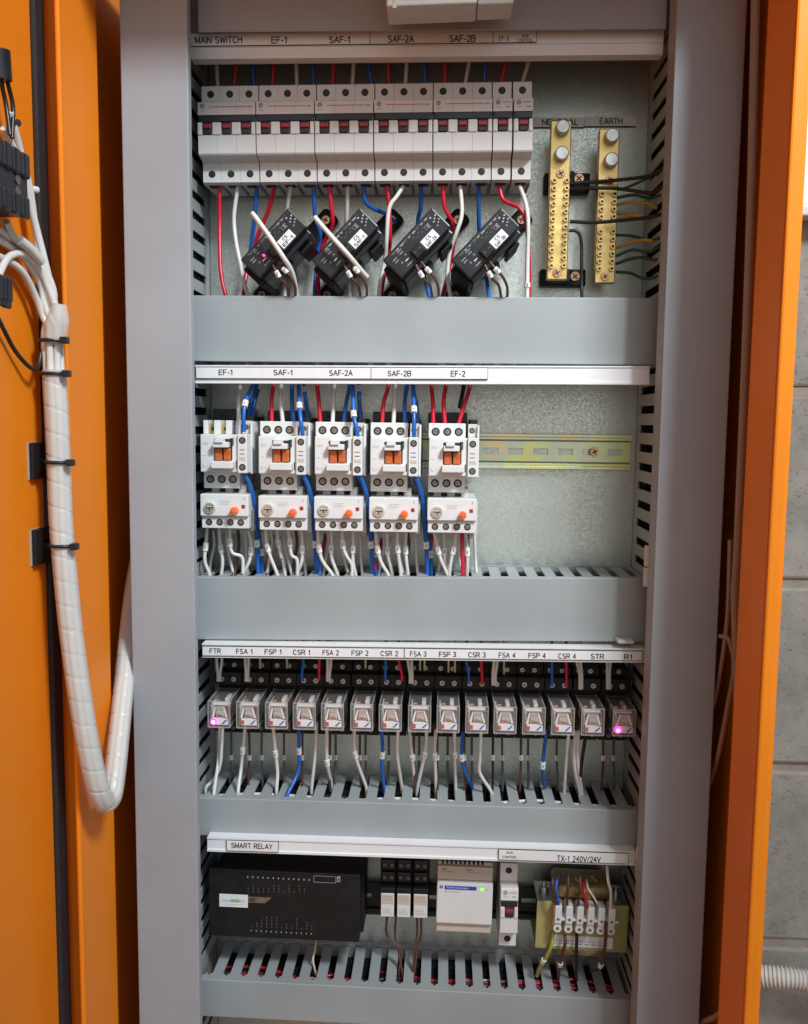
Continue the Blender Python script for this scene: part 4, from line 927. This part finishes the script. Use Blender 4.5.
for (p_, q_, r_, s_) in ((a, c, b - .35, b), (a, c, d, d + .35), (a, a + .35, d, b), (c - .35, c, d, b)): f.flat(p_, q_, r_, s_, -66.16, 'paleink')
a, b = lp(650, 27); c, d = lp(664, 54); f.flat(a, c, d, b, -66.16, 'paleink'); f.flat(a + .7, c - .7, d + .6, b - 2, -66.2, 'dark')
f.build('printed_face', o)
a, b = lp(225, 128); c, d = lp(340, 160); MB().prism([(a, d), (lp(308, 160)[0], d), (c, b), (a, b)], -66.4, -65.9, 'steel').text('MS', lp(248, 143)[0], (b + d) / 2, -66.6, 6, 3.4, 'ink').build('name_flash', o)
a, b = lp(92, 115); c, d = lp(228, 180); sm = MB().box(a, c, -66.9, -66.45, d, b, 'label', .1)
tx, tz = lp(160, 147); sm.flat(tx - 3, tx + 6, tz - 1.6, tz + 1.9, -66.93, 'greenprint').text('innotech', tx, tz, -67.0, 22, 2.6, 'greyink', 0).flat(a + 5, c - 5, tz - 4.0, tz - 3.6, -66.95, 'paleink'); sm.build('sticker', o)
# three slim relays
for k, (a, b) in enumerate(((381, 393.8), (397.3, 410), (413.8, 427.2))):
    t = ['leftmost', 'middle', 'rightmost'][k]
    x0, x1, z0, z1 = PB(a, b, 893.5 + k * .5, 917 + k * .6, -58); cx, cz = (x0 + x1) / 2, (z0 + z1) / 2; w, h = (x1 - x0) / 2, (z1 - z0) / 2
    o = empty('slim_relay_socket', cx, 0, cz, f'{t} black slim socket between the black control relay and the power supply', 'relay socket', 'slim black relay sockets')
    m_ = MB().box(-w - 1.4, w + 1.4, -44, -8, -h - 5, h + 36, 'matblack', .8).box(-w - 1, w + 1, -50, -44, -h - 3, -h - .5, 'matblack', .5).box(-w - 1, w + 1, -58, -44, h + .6, h + 6, 'matblack', 1)
    m_.box(-w, w, -50, -44, h + 8, h + 18, 'black', .8).box(-w, w, -48, -44, h + 20, h + 30, 'black', .8)
    m_.build('base', o)
    for zz, yy in ((h + 13, -50), (h + 25, -48)):
        for sx in (-3.6, 3.6): MB().screw(sx, zz, yy, 1.9, 'dullscrew', .3 + sx, .8).build('terminal_screw', o)
    o = empty('slim_relay', cx, 0, cz, f'{t} of the three small white relays left of the power supply', 'relay', 'small white slim relays')
    MB().box(-w, w, -58, -44.3, -h, h, 'white', .5).build('case', o)
    f = MB().box(-w + .6, w - .6, -58.15, -57.9, h - 11, h - .6, 'cream')
    for i in range(4): f.flat(-w + 1.6, w - 2 - i * .7, -h + 3 + i * 1.7, -h + 3.5 + i * 1.7, -58.1, 'paleink')
    for i in range(3): f.flat(-w + 1.6, w - 2 + i * .3, h - 3 - i * 2, h - 2.6 - i * 2, -58.2, 'greyink')
    f.build('printed_face', o)
# power supply
x0, x1, z0, z1 = PB(437.3, 491.5, 864, 934.5, -62); cx, cz = (x0 + x1) / 2, (z0 + z1) / 2; w, h = (x1 - x0) / 2, (z1 - z0) / 2
o = empty('power_supply', cx, 0, cz, 'cream power supply with a white cover and a blue printed bar', 'power supply', tilt=.012)
mb = MB().box(-w, w, -56, -8, -h, h, 'cream', 1.5).box(-w, w, -60, -55, h - 17, h - 3, 'cream', 1).box(-w + .3, w - .3, -60, -55, -h, -h + 10.4, 'cream', 1)
for i in range(10): mb.box(-w + 4 + i * 4.4, -w + 6.2 + i * 4.4, -56.2, -50, h - 2.6, h + .2, 'dark')
mb.build('case', o)
MB().box(-w - .2, w + .2, -64, -55.5, -h + 10.5, h - 17.6, 'white', 1.5).build('cover', o)
f = MB().box(-w + 7.5, -w + 39, -64.3, -63.9, h - 25, h - 21.2, 'blue', .1).text('Telemecanique', -w + 20, h - 23.1, -64.4, 22, 2.4, 'label', 0)
f.cyl(-w + 4.2, h - 22.6, -63.9, -64.3, 1.7, 'blue', 14).text('T', -w + 4.2, h - 22.6, -64.4, 1.6, 2, 'label', .02).flat(-w + 8, -w + 9.6, h - 28, h - 26.8, -64.1, 'greyink').flat(-w + 11.5, -w + 23, h - 27.8, h - 27, -64.1, 'paleink')
for i in range(2): f.flat(-w + 4.5 + i * 24, -w + 9 + i * 26, h - 6.6, h - 5.8, -60.1, 'ink').flat(-w + 5 + i * 24, -w + 17 + i * 21, h - 9.0, h - 8.4, -60.1, 'greyink')
f.flat(-w + 38, -w + 41, h - 9.0, h - 8.4, -60.1, 'redink'); f.flat(w - 8, w - 5, h - 24.4, h - 23.4, -64.1, 'paleink'); f.build('printed_face', o)
MB().box(w - 12, w - 9.2, -64.4, -63.8, h - 25, h - 22.6, 'gled', .2).build('indicator_lamp', o)
# transformer
x0, x1, z0, z1 = PB(536.8, 627, 902.5, 952, -58); cx, cz = (x0 + x1) / 2, (z0 + z1) / 2; w, h = (x1 - x0) / 2, (z1 - z0) / 2
tr = empty('transformer', cx, 0, cz, 'transformer with olive yellow steel frame and varnished winding under the TX-1 tag', 'transformer', tilt=.022)
MB().box(-w, w, -58, -55, -h, h, 'olive', .5).box(-w, w, -55, -16, h - 2.4, h, 'steel', .8).box(-w, w, -55, -8, -h, -h + 2, 'olive').box(-w * .8, w * .8, -55, -10, -h + 2, h - 2.4, 'dimscrew').build('frame', tr)
mb = MB(); prof = [(-58 + 60 * 0, 0)]
for i in range(1): mb.box(-w * .62, w * .62, -52, -12, h, h + 15, 'winding', 6, 4)
mb.build('winding', tr)
MB().box(-w * .5, w * .55, -54, -14, -h - 10, -h, 'winding', 5, 3).build('winding', tr)
for sx, yy in ((-1, -34), (1, -34)):
    m_ = MB().tube([(sx * (w - 9), yy, h), (sx * (w - 9), yy, h + 4.5)], 5.6, 'steel', 6).tube([(sx * (w - 9), yy, h + 4.4), (sx * (w - 9), yy, h + 8)], 2.6, 'steel', 12); m_.build('nut', tr)
st = MB().box(PX(551.5, 940, -58) - cx, PX(613, 940, -58) - cx, -58.4, -57.9, -h + 3.5, -h + 15, 'label', .1)
for i in range(9): st.flat(-w + 17 + i * 6.4, -w + 21 + i * 6.4, -h + 6, -h + 7, -58.5, 'greyink').flat(-w + 17 + i * 6.4, -w + 22 + i * 6.2, -h + 9, -h + 10, -58.5, 'paleink')
st.build('sticker', tr)
tbx = [557.6, 568.6, 579.4, 590.2, 600.8, 611.0]
xa, za = P(584, 920, -70)
tb = empty('terminal_strip', xa, 0, za, 'white six way screw terminal strip on the front of the transformer', 'terminal strip', tilt=.022)
mb = MB(); mb.box(-27, 27, -66, -60, -4, 2, 'white', .8); mb.build('bridge', tb)
for i, a in enumerate(tbx):
    x_ = PX(a, 920, -70) - xa
    MB().box(x_ - 3.4, x_ + 3.4, -74, -59, -3, 15, 'white', .8).cyl(x_, -9, -60, -72.1, 4.0, 'white', 16).box(x_ - 3, x_ + 3, -72, -60, -8, -2, 'white').cyl(x_, -9, -72.1, -72.3, 1.7, 'dullscrew', 12).cyl(x_, 1.5, -74, -74.2, 1.5, 'dullscrew', 10).box(x_ + 3.4, x_ + 7.0, -72, -66, -1, 1.5, 'white', .4).build('terminal', tb)
GT = 'transformer wires'
for c, pts, l in [
 ('brown', [(552.6, 876, -70), (552.8, 885, -76), (554.5, 898, -74), (556, 906, -70)], 'brown wire at the far left of the terminal strip'),
 ('blue', [(560.5, 877, -60), (557, 881, -72), (556, 890, -76), (558, 900, -74), (558.6, 907, -70)], 'short blue wire at the left of the terminal strip'),
 ('brown', [(568, 872, -70), (568.2, 886, -76), (567, 898, -74), (567.4, 907, -70)], 'brown wire into the second terminal of the strip'),
 ('brown', [(579.4, 874, -70), (580.2, 886, -76), (578.6, 898, -74), (578, 909, -70)], 'brown wire into the third terminal of the strip'),
 ('red', [(582.6, 881, -60), (584, 888, -72), (586, 898, -76), (587.8, 908, -72)], 'short red wire into the fourth terminal'),
 ('cream', [(586.6, 880, -60), (588, 888, -70), (593, 896, -74), (597, 903, -74)], 'thin cream wire into the fifth terminal'),
 ('white', [(607, 866, -70), (608, 880, -76), (610.8, 892, -78), (610.6, 908, -72)], 'white wire dropping to the rightmost terminal'),
 ('olive', [(592, 876, -36), (600, 887, -44), (607, 897, -50)], 'olive wire lying on the winding at the right'),
 ('olive', [(575, 878, -40), (584, 888, -46), (590, 900, -56)], 'olive wire lying on the middle of the winding')]:
    pw(pts, 1.5 if c != 'cream' else 1.1, c, l, GT)
for c, pts, l, mk in [
 ('olive', [(553, 932, -62), (552, 944, -66), (547, 955, -66), (540, 966, -58), (537, 976, -50)], 'green yellow wire sleeved at the lower left of the transformer', (.55,)),
 ('olive', [(551, 934, -58), (550, 950, -62), (545, 960, -56), (539, 970, -48)], 'second green yellow wire at the lower left of the transformer', ()),
 ('brown', [(565, 934, -66), (565, 944, -70), (561.5, 958, -66), (559, 972, -54), (558, 985, -44)], 'sleeved brown wire under the second terminal', (.5,)),
 ('black', [(577, 934, -66), (576.4, 950, -66), (576, 970, -54), (577, 985, -44)], 'black wire hanging under the third terminal', ()),
 ('brown', [(606, 922, -76), (605.6, 938, -74), (603, 958, -68), (599, 968, -60), (591, 971, -46)], 'long sleeved brown wire crossing the rightmost terminal', (.68,))]:
    pw(pts, 1.7, c, l, GT, mk, mlen=5)
for i, (a, b, c) in enumerate([(387, 403, 399), (396, 400, 402), (417, 416, 413), (421, 419, 414.5)]):
    pw([(a, 916, -40), (a + (0 if i != 1 else -1), 935, -36), (b - 2, 950, -40), (c, 972, -46), (c - (0 if i < 2 else 4), 990, -46)], 1.1, 'brown', f"{['first', 'second', 'third', 'fourth'][i]} thin brown wire from the left hanging under the small white relays", 'brown wires under the small relays')
pw([(316, 938, -30), (315, 950, -40), (313, 960, -46), (316, 975, -46)], 1.1, 'cream', 'thin tan wire under the right half of the black control relay', None)
# wires lying in the ducts, seen through the slots
def ductw(zc, n, cols, yr, zr_, lab, xr=(-228, 190)):
    for i in range(n):
        y = random.uniform(*yr); z = zc + random.uniform(*zr_); c = cols[i % len(cols)]
        pts = [(xr[0] + (xr[1] - xr[0]) * t / 9, y + random.uniform(-6, 6), z + random.uniform(-2.5, 2.5)) for t in range(10)]
        wire(pts, 1.9, c, lab[i], 'wires lying inside the ducts', k=5)
random.seed(11)
ductw(Z(-573), 10, ['red', 'white', 'red', 'black', 'red', 'blue', 'brown', 'white', 'black', 'red'], (-66, -30), (-1.5, 2), [
 f'{c} wire lying inside the lowest duct, {p}' for c, p in zip(['red', 'white', 'red', 'black', 'red', 'blue', 'brown', 'white', 'black', 'red'], ['nearest its cover', 'seen in pale flecks', 'in the middle of the bundle', 'deep in the bundle', 'lower in the bundle', 'half hidden', 'under the red ones', 'near the back', 'at the back', 'topmost in the bundle'])])
ductw(Z(-378), 4, ['black', 'white', 'brown', 'white'], (-66, -50), (-3, 2), ['black wire inside the duct under the clear relays', 'white wire near the tips of the slots under the clear relays', 'brown wire inside the duct under the clear relays', 'white wire deep in the duct under the clear relays'])
ductw(Z(-168), 5, ['blue', 'white', 'black', 'red', 'blue'], (-60, -20), (-10, 8), ['blue wire inside the duct under the contactors, nearest the cover', 'white wire inside the duct under the contactors', 'black wire inside the duct under the contactors', 'red wire inside the duct under the contactors', 'blue wire inside the duct under the contactors, at the back'])

for xc, s_, nm in ((193.6, 1, 'right'), (-236, -1, 'left')):
    for i in range(9):  # filler cables added to darken what shows through the side slots
        yy = [-20, -34, -48, -62, -76, -88, -30, -56, -80][i]; xx = xc + s_ * ((8 if i < 6 else 13) + random.uniform(-1, 1)); c = 'black'
        wire([(xx + random.uniform(-1.5, 1.5), yy + random.uniform(-3, 3), Z(-640 + t * 80)) for t in range(13)], 6.2, 'pack', f'dark filler cable added to shade the {nm} vertical duct', f'dark filler cables in the {nm} vertical duct', k=3, cat='cable', name='cable')
for zc_, nm in ((Z(-164), 'under the contactors'), (Z(-384), 'under the clear relays'), (Z(-577), 'at the bottom of the panel')):
    for i in range(9):  # dark filling added so the slots look black inside
        yy = -16 - i * 6.4
        wire([(-228 + t * 38, yy + random.uniform(-2, 2), zc_ + 6.5 - i * 1.7 + random.uniform(-1.2, 1.2)) for t in range(12)], 4.2, 'pack', f'black filler cable added to shade the duct {nm}', f'black filler cables in the duct {nm}', k=3, cat='cable', name='cable')

# ------------------------------------------------------------------ left door: cable loom, contact blocks, mounts
GD = 'white control cables on the door'
cab_pts = [(-3, 232), (-2, 250), (-6, 262)]
loom = [(52, 332, -230), (54, 370, -231), (57, 420, -232), (59, 470, -232), (61, 520, -233), (65, 570, -234), (71, 630, -234), (79, 690, -234), (88, 745, -232), (97, 785, -226), (104, 801, -216), (111, 796, -204), (115, 772, -190), (119, 735, -166), (123, 695, -140), (127, 655, -112), (131, 615, -88), (137, 572, -70), (146, 530, -60)]
LP = [Vector(P3(*p)) for p in loom]
starts = [[(10, 112, -278), (20, 150, -262), (30, 190, -246), (37, 240, -240), (47, 290, -236)], [(4, 128, -284), (22, 170, -258), (33, 215, -246), (45, 262, -238), (54, 300, -234)],
  [(-12, 232, -300), (8, 246, -272), (24, 258, -256), (40, 283, -238), (46, 310, -234)], [(-12, 252, -300), (10, 262, -272), (24, 274, -256), (36, 298, -240), (43, 316, -234)],
  [(-14, 220, -302), (4, 234, -280), (20, 246, -254), (40, 262, -242), (54, 296, -234)], [(-8, 292, -300), (-1, 274, -290), (10, 256, -276), (28, 256, -258), (44, 278, -240), (56, 312, -234)], [(6, 222, -284), (12, 234, -274), (22, 246, -262), (38, 260, -244), (50, 290, -236)]]
cl = ['white cable coming from the top of the door beside the upper black block', 'white cable passing behind the upper black block', 'white cable sweeping in from the left edge, upper one', 'white cable sweeping in from the left edge, lower one', 'white cable crossing the tied bunch', 'white cable looping up from the lower black block', 'short white cable with a thick plug under the upper black block']
frames = []
for i, p in enumerate(LP):
    t = (LP[min(i + 1, len(LP) - 1)] - LP[max(i - 1, 0)]).normalized(); a = Vector((0, 1, 0)); a = (a - a.dot(t) * t).normalized(); frames.append((a, t.cross(a)))
for i, s_ in enumerate(starts):
    an = 2 * math.pi * i / 6; rr = 5.2 if i < 6 else 0
    body_ = [p + rr * (math.cos(an + .12 * j) * frames[j][0] + math.sin(an + .12 * j) * frames[j][1]) for j, p in enumerate(LP)]
    wire([Vector(P3(*q)) for q in s_] + body_, 2.7, 'white', cl[i], GD, k=5, name='control_cable', cat='cable')
wp = spline(LP[1:], 40)
tag(MB().tube(wp, 9.0, 'wrap', 28, helix=(19, .9, .05)).build('spiral_wrap'), 'translucent white spiral wrap round the cable loom that loops from the door to the frame', 'spiral wrap')
# taped bunch
tp = [Vector(P3(*p)) for p in [(60, 304, -236), (58, 320, -235), (55, 338, -233)]]
tag(MB().tube(spline(tp, 5), lambda t: 5 + 3.5 * min(t * 2, 1), 'wrap', 14).build('tape_wrap'), 'white tape round the cables just above the first black tie', 'tape')
for (px, py, y, l) in [(53, 341, -231, 'upper black cable tie round the loom, below the tape'), (55, 374, -231, 'second black cable tie round the loom'), (58.8, 462, -232, 'black cable tie at the upper adhesive mount'), (63, 545, -233.5, 'black cable tie at the lower adhesive mount')]:
    c = Vector(P3(px, py, y)); n = 20; mb = MB()
    mb.tube([c + Vector((9.9 * math.cos(2 * math.pi * i / n), 9.9 * math.sin(2 * math.pi * i / n), 0)) for i in range(n + 1)], 1.4, 'black', 8, False)
    o = tag(mb.build('cable_tie'), l, 'cable tie', 'black cable ties on the loom')
    MB().box(c.x + 9, c.x + 15, c.y - 10, c.y - 4, c.z - 2.6, c.z + 2.6, 'black', .8).build('head', o)
for (py, l) in ((460.5, 'upper black adhesive tie mount stuck on the orange door'), (546, 'lower black adhesive tie mount stuck on the orange door')):
    z = PZv(36, py, -228); o = empty('tie_mount', hx, -224, z, l, 'tie mount', 'adhesive tie mounts'); 
    MB().box(1.2, 4.6, -15, 11, -14, 14, 'matblack', .8).box(4.6, 9, -3, 20, -2, 2, 'matblack', .5).build('pad', o)
    MB().box(-.1, 1.1, -15.3, 10.6, -14.2, 14.2, 'duct').build('adhesive_foam', o)
def blockset(z, y, h, lab, rows):
    o = empty('contact_block', hx, y, z, lab, 'contact block', 'black contact blocks on the door')
    mb = MB().box(0, 26, -34, 22, -h / 2, h / 2, 'black', 4, 3)
    for i in range(4):
        mb.box(24, 29, -30 + i * 13, -20 + i * 13, h / 2 - 15, h / 2 + 2, 'black', 2); mb.box(24, 28, -30 + i * 13, -20 + i * 13, -h / 2 - 2, -h / 2 + 13, 'black', 2)
    mb.build('case', o)
    for i in range(rows):
        zz = -h / 2 + 14 + i * (h - 24) / max(rows - 1, 1)
        mm = MB(); cc = Vector((26.2, 4, zz))
        mm.tube([cc, cc + Vector((.6, 0, 0))], 3.4, 'dullscrew', 12); mm.build('terminal_screw', o)
    return o
blockset(PZv(12, 187, -285), -301, 40, 'big black contact block with marked terminals on the upper door', 3)
blockset(PZv(4, 294, -310), -332, 17, 'small black contact block at the left edge of the picture', 2)
for pts, l in [([(0, 60, -290), (2, 85, -288), (6, 105, -284), (10, 135, -286)], 'black control wire at the top left of the door, left one'), ([(2, 62, -288), (9, 88, -280), (13, 108, -276), (12, 138, -280)], 'black control wire at the top left of the door, right one'),
               ([(-8, 305, -300), (3, 328, -282), (16, 352, -264), (31, 368, -248), (38, 366, -240), (41, 352, -234)], 'black wire curling under the small contact block to the loom'), ([(36, 250, -220), (38, 300, -214), (42, 330, -210), (46, 345, -206)], 'black wire running behind the fanned white cables')]:
    pw(pts, 1.6, 'black', l, 'black control wires on the door')
tag(MB().tube([Vector(P3(-2, 50, -292)), Vector(P3(0, 80, -290))], 8, 'black', 14).build('push_button_rear'), 'black switch end at the top left edge of the door', 'switch')
o = tag(MB().tube([Vector(P3(12, 122, -276)), Vector(P3(18, 123, -268))], 2.6, 'black', 10).build('tie_end'), 'small black tie end beside the black control wires', 'cable tie')
tag(MB().tube([Vector(P3(28, 189, -246)), Vector(P3(37, 190, -238))], 2.6, 'white', 10).build('tie_end'), 'small white tie end to the right of the big contact block', 'cable tie')
tag(MB().tube([Vector(P3(20, 240, -272)), Vector(P3(30, 248, -264)), Vector(P3(42, 262, -252))], 3.4, 'white2', 10).build('tie_band'), 'white cable tie holding the fan of white cables together', 'cable tie')

# ------------------------------------------------------------------ cables in the gap right of the frame, fitting at the top
GR = 'beige cables in the gap beside the right stile'
gp = lambda pts: [P3(*p) for p in pts]
for pts, l, r in [([(756, -20, -164), (751, 200, -164), (744, 400, -164), (737, 560, -160), (735, 600, -160), (738, 700, -166), (738, 780, -168), (731, 960, -166), (724, 1040, -164)], 'long beige cable down the dark gap beside the orange side', 3.6),
                  ([(720, 636, -136), (729, 640, -146), (734, 668, -150), (727, 710, -142), (718, 756, -128), (710, 784, -100)], 'thin beige cable looping out of the gap low on the right', 2.0),
                  ([(730, 540, -150), (727, 620, -146), (717, 690, -120), (708, 720, -100)], 'second thin beige cable crossing behind the loop', 1.8),
                  ([(728, 1000, -156), (719, 1014, -150), (708, 1020, -136), (694, 1024, -100)], 'beige cable bending left at the bottom of the gap', 2.6)]:
    wire(gp(pts), r, 'beige', l, GR, cat='cable', name='beige_cable')
a = P(387, -40, -160); b = P(477, 6, -160)
o = empty('top_fitting', (a[0] + b[0]) / 2, -160, b[1], 'pale plastic fitting hanging over the top beam, cut off by the upper edge', 'fitting', tilt=-.03)
w = (b[0] - a[0]) / 2; MB().box(-w, w, -3, 32, 0, 44, 'white2', 1.5).box(-w + 5, -w + 8, -3.4, -2.8, -1.5, 14, 'cream').build('housing', o)
c = P(514, 5, -160)[0] - (a[0] + b[0]) / 2; MB().box(w + .5, c, 2, 32, 1, 40, 'white2', 1.5).build('end_cap', o)

# ------------------------------------------------------------------ light
W = bpy.data.worlds.new('World'); SC.world = W; W.use_nodes = True; nt = W.node_tree; bg = nt.nodes['Background']
tc = nt.nodes.new('ShaderNodeTexCoord'); dp = nt.nodes.new('ShaderNodeVectorMath'); dp.operation = 'DOT_PRODUCT'
dp.inputs[1].default_value = Vector((.42, -.70, .62)).normalized(); nt.links.new(tc.outputs['Generated'], dp.inputs[0])
rp_ = nt.nodes.new('ShaderNodeValToRGB'); e = rp_.color_ramp.elements; e[0].position = .0; e[0].color = (.17, .125, .095, 1); e[1].position = .97; e[1].color = (1.25, 1.4, 1.65, 1)
k_ = e.new(.5); k_.color = (.24, .195, .16, 1); k_ = e.new(.68); k_.color = (.42, .41, .40, 1); k_ = e.new(.8); k_.color = (.55, .56, .58, 1)
nt.links.new(dp.outputs['Value'], rp_.inputs['Fac']); d2 = nt.nodes.new('ShaderNodeVectorMath'); d2.operation = 'DOT_PRODUCT'; d2.inputs[1].default_value = Vector((0, -1, .10)).normalized(); nt.links.new(tc.outputs['Generated'], d2.inputs[0])
m2 = nt.nodes.new('ShaderNodeMapRange'); m2.interpolation_type = 'SMOOTHSTEP'; m2.inputs['From Min'].default_value = .88; m2.inputs['From Max'].default_value = .98; nt.links.new(d2.outputs['Value'], m2.inputs['Value'])  # extra bright lobe behind the camera, added to lift plate reflections
mx2 = nt.nodes.new('ShaderNodeMix'); mx2.data_type = 'RGBA'; mx2.blend_type = 'ADD'; mx2.inputs['B'].default_value = (.72, .73, .64, 1); nt.links.new(m2.outputs['Result'], mx2.inputs['Factor']); nt.links.new(rp_.outputs['Color'], mx2.inputs['A'])
nt.links.new(mx2.outputs['Result'], bg.inputs['Color']); bg.inputs['Strength'].default_value = .70
L = bpy.data.lights.new('daylight_opening', 'AREA'); L.shape = 'RECTANGLE'; L.size = .30; L.size_y = .30; L.energy = 4.4; L.color = (.90, .97, 1.0)
lo_ = bpy.data.objects.new('daylight_opening', L); COL.objects.link(lo_)
dirv = Vector((-.60, 1., -1.0)).normalized(); tgt = Vector((0, 0, Z0 * S)); lo_.location = tgt - dirv * 1.9; L.spread = math.radians(56); lo_.rotation_euler = (Vector((-.04, 0, Z0 * S + .0)) - lo_.location).to_track_quat('-Z', 'Y').to_euler()
SC.view_settings.view_transform = 'Standard'; SC.view_settings.look = 'None'; SC.view_settings.exposure = 0; SC.view_settings.gamma = 1
SC.cycles.max_bounces = 8; SC.cycles.transparent_max_bounces = 16; SC.cycles.diffuse_bounces = 4
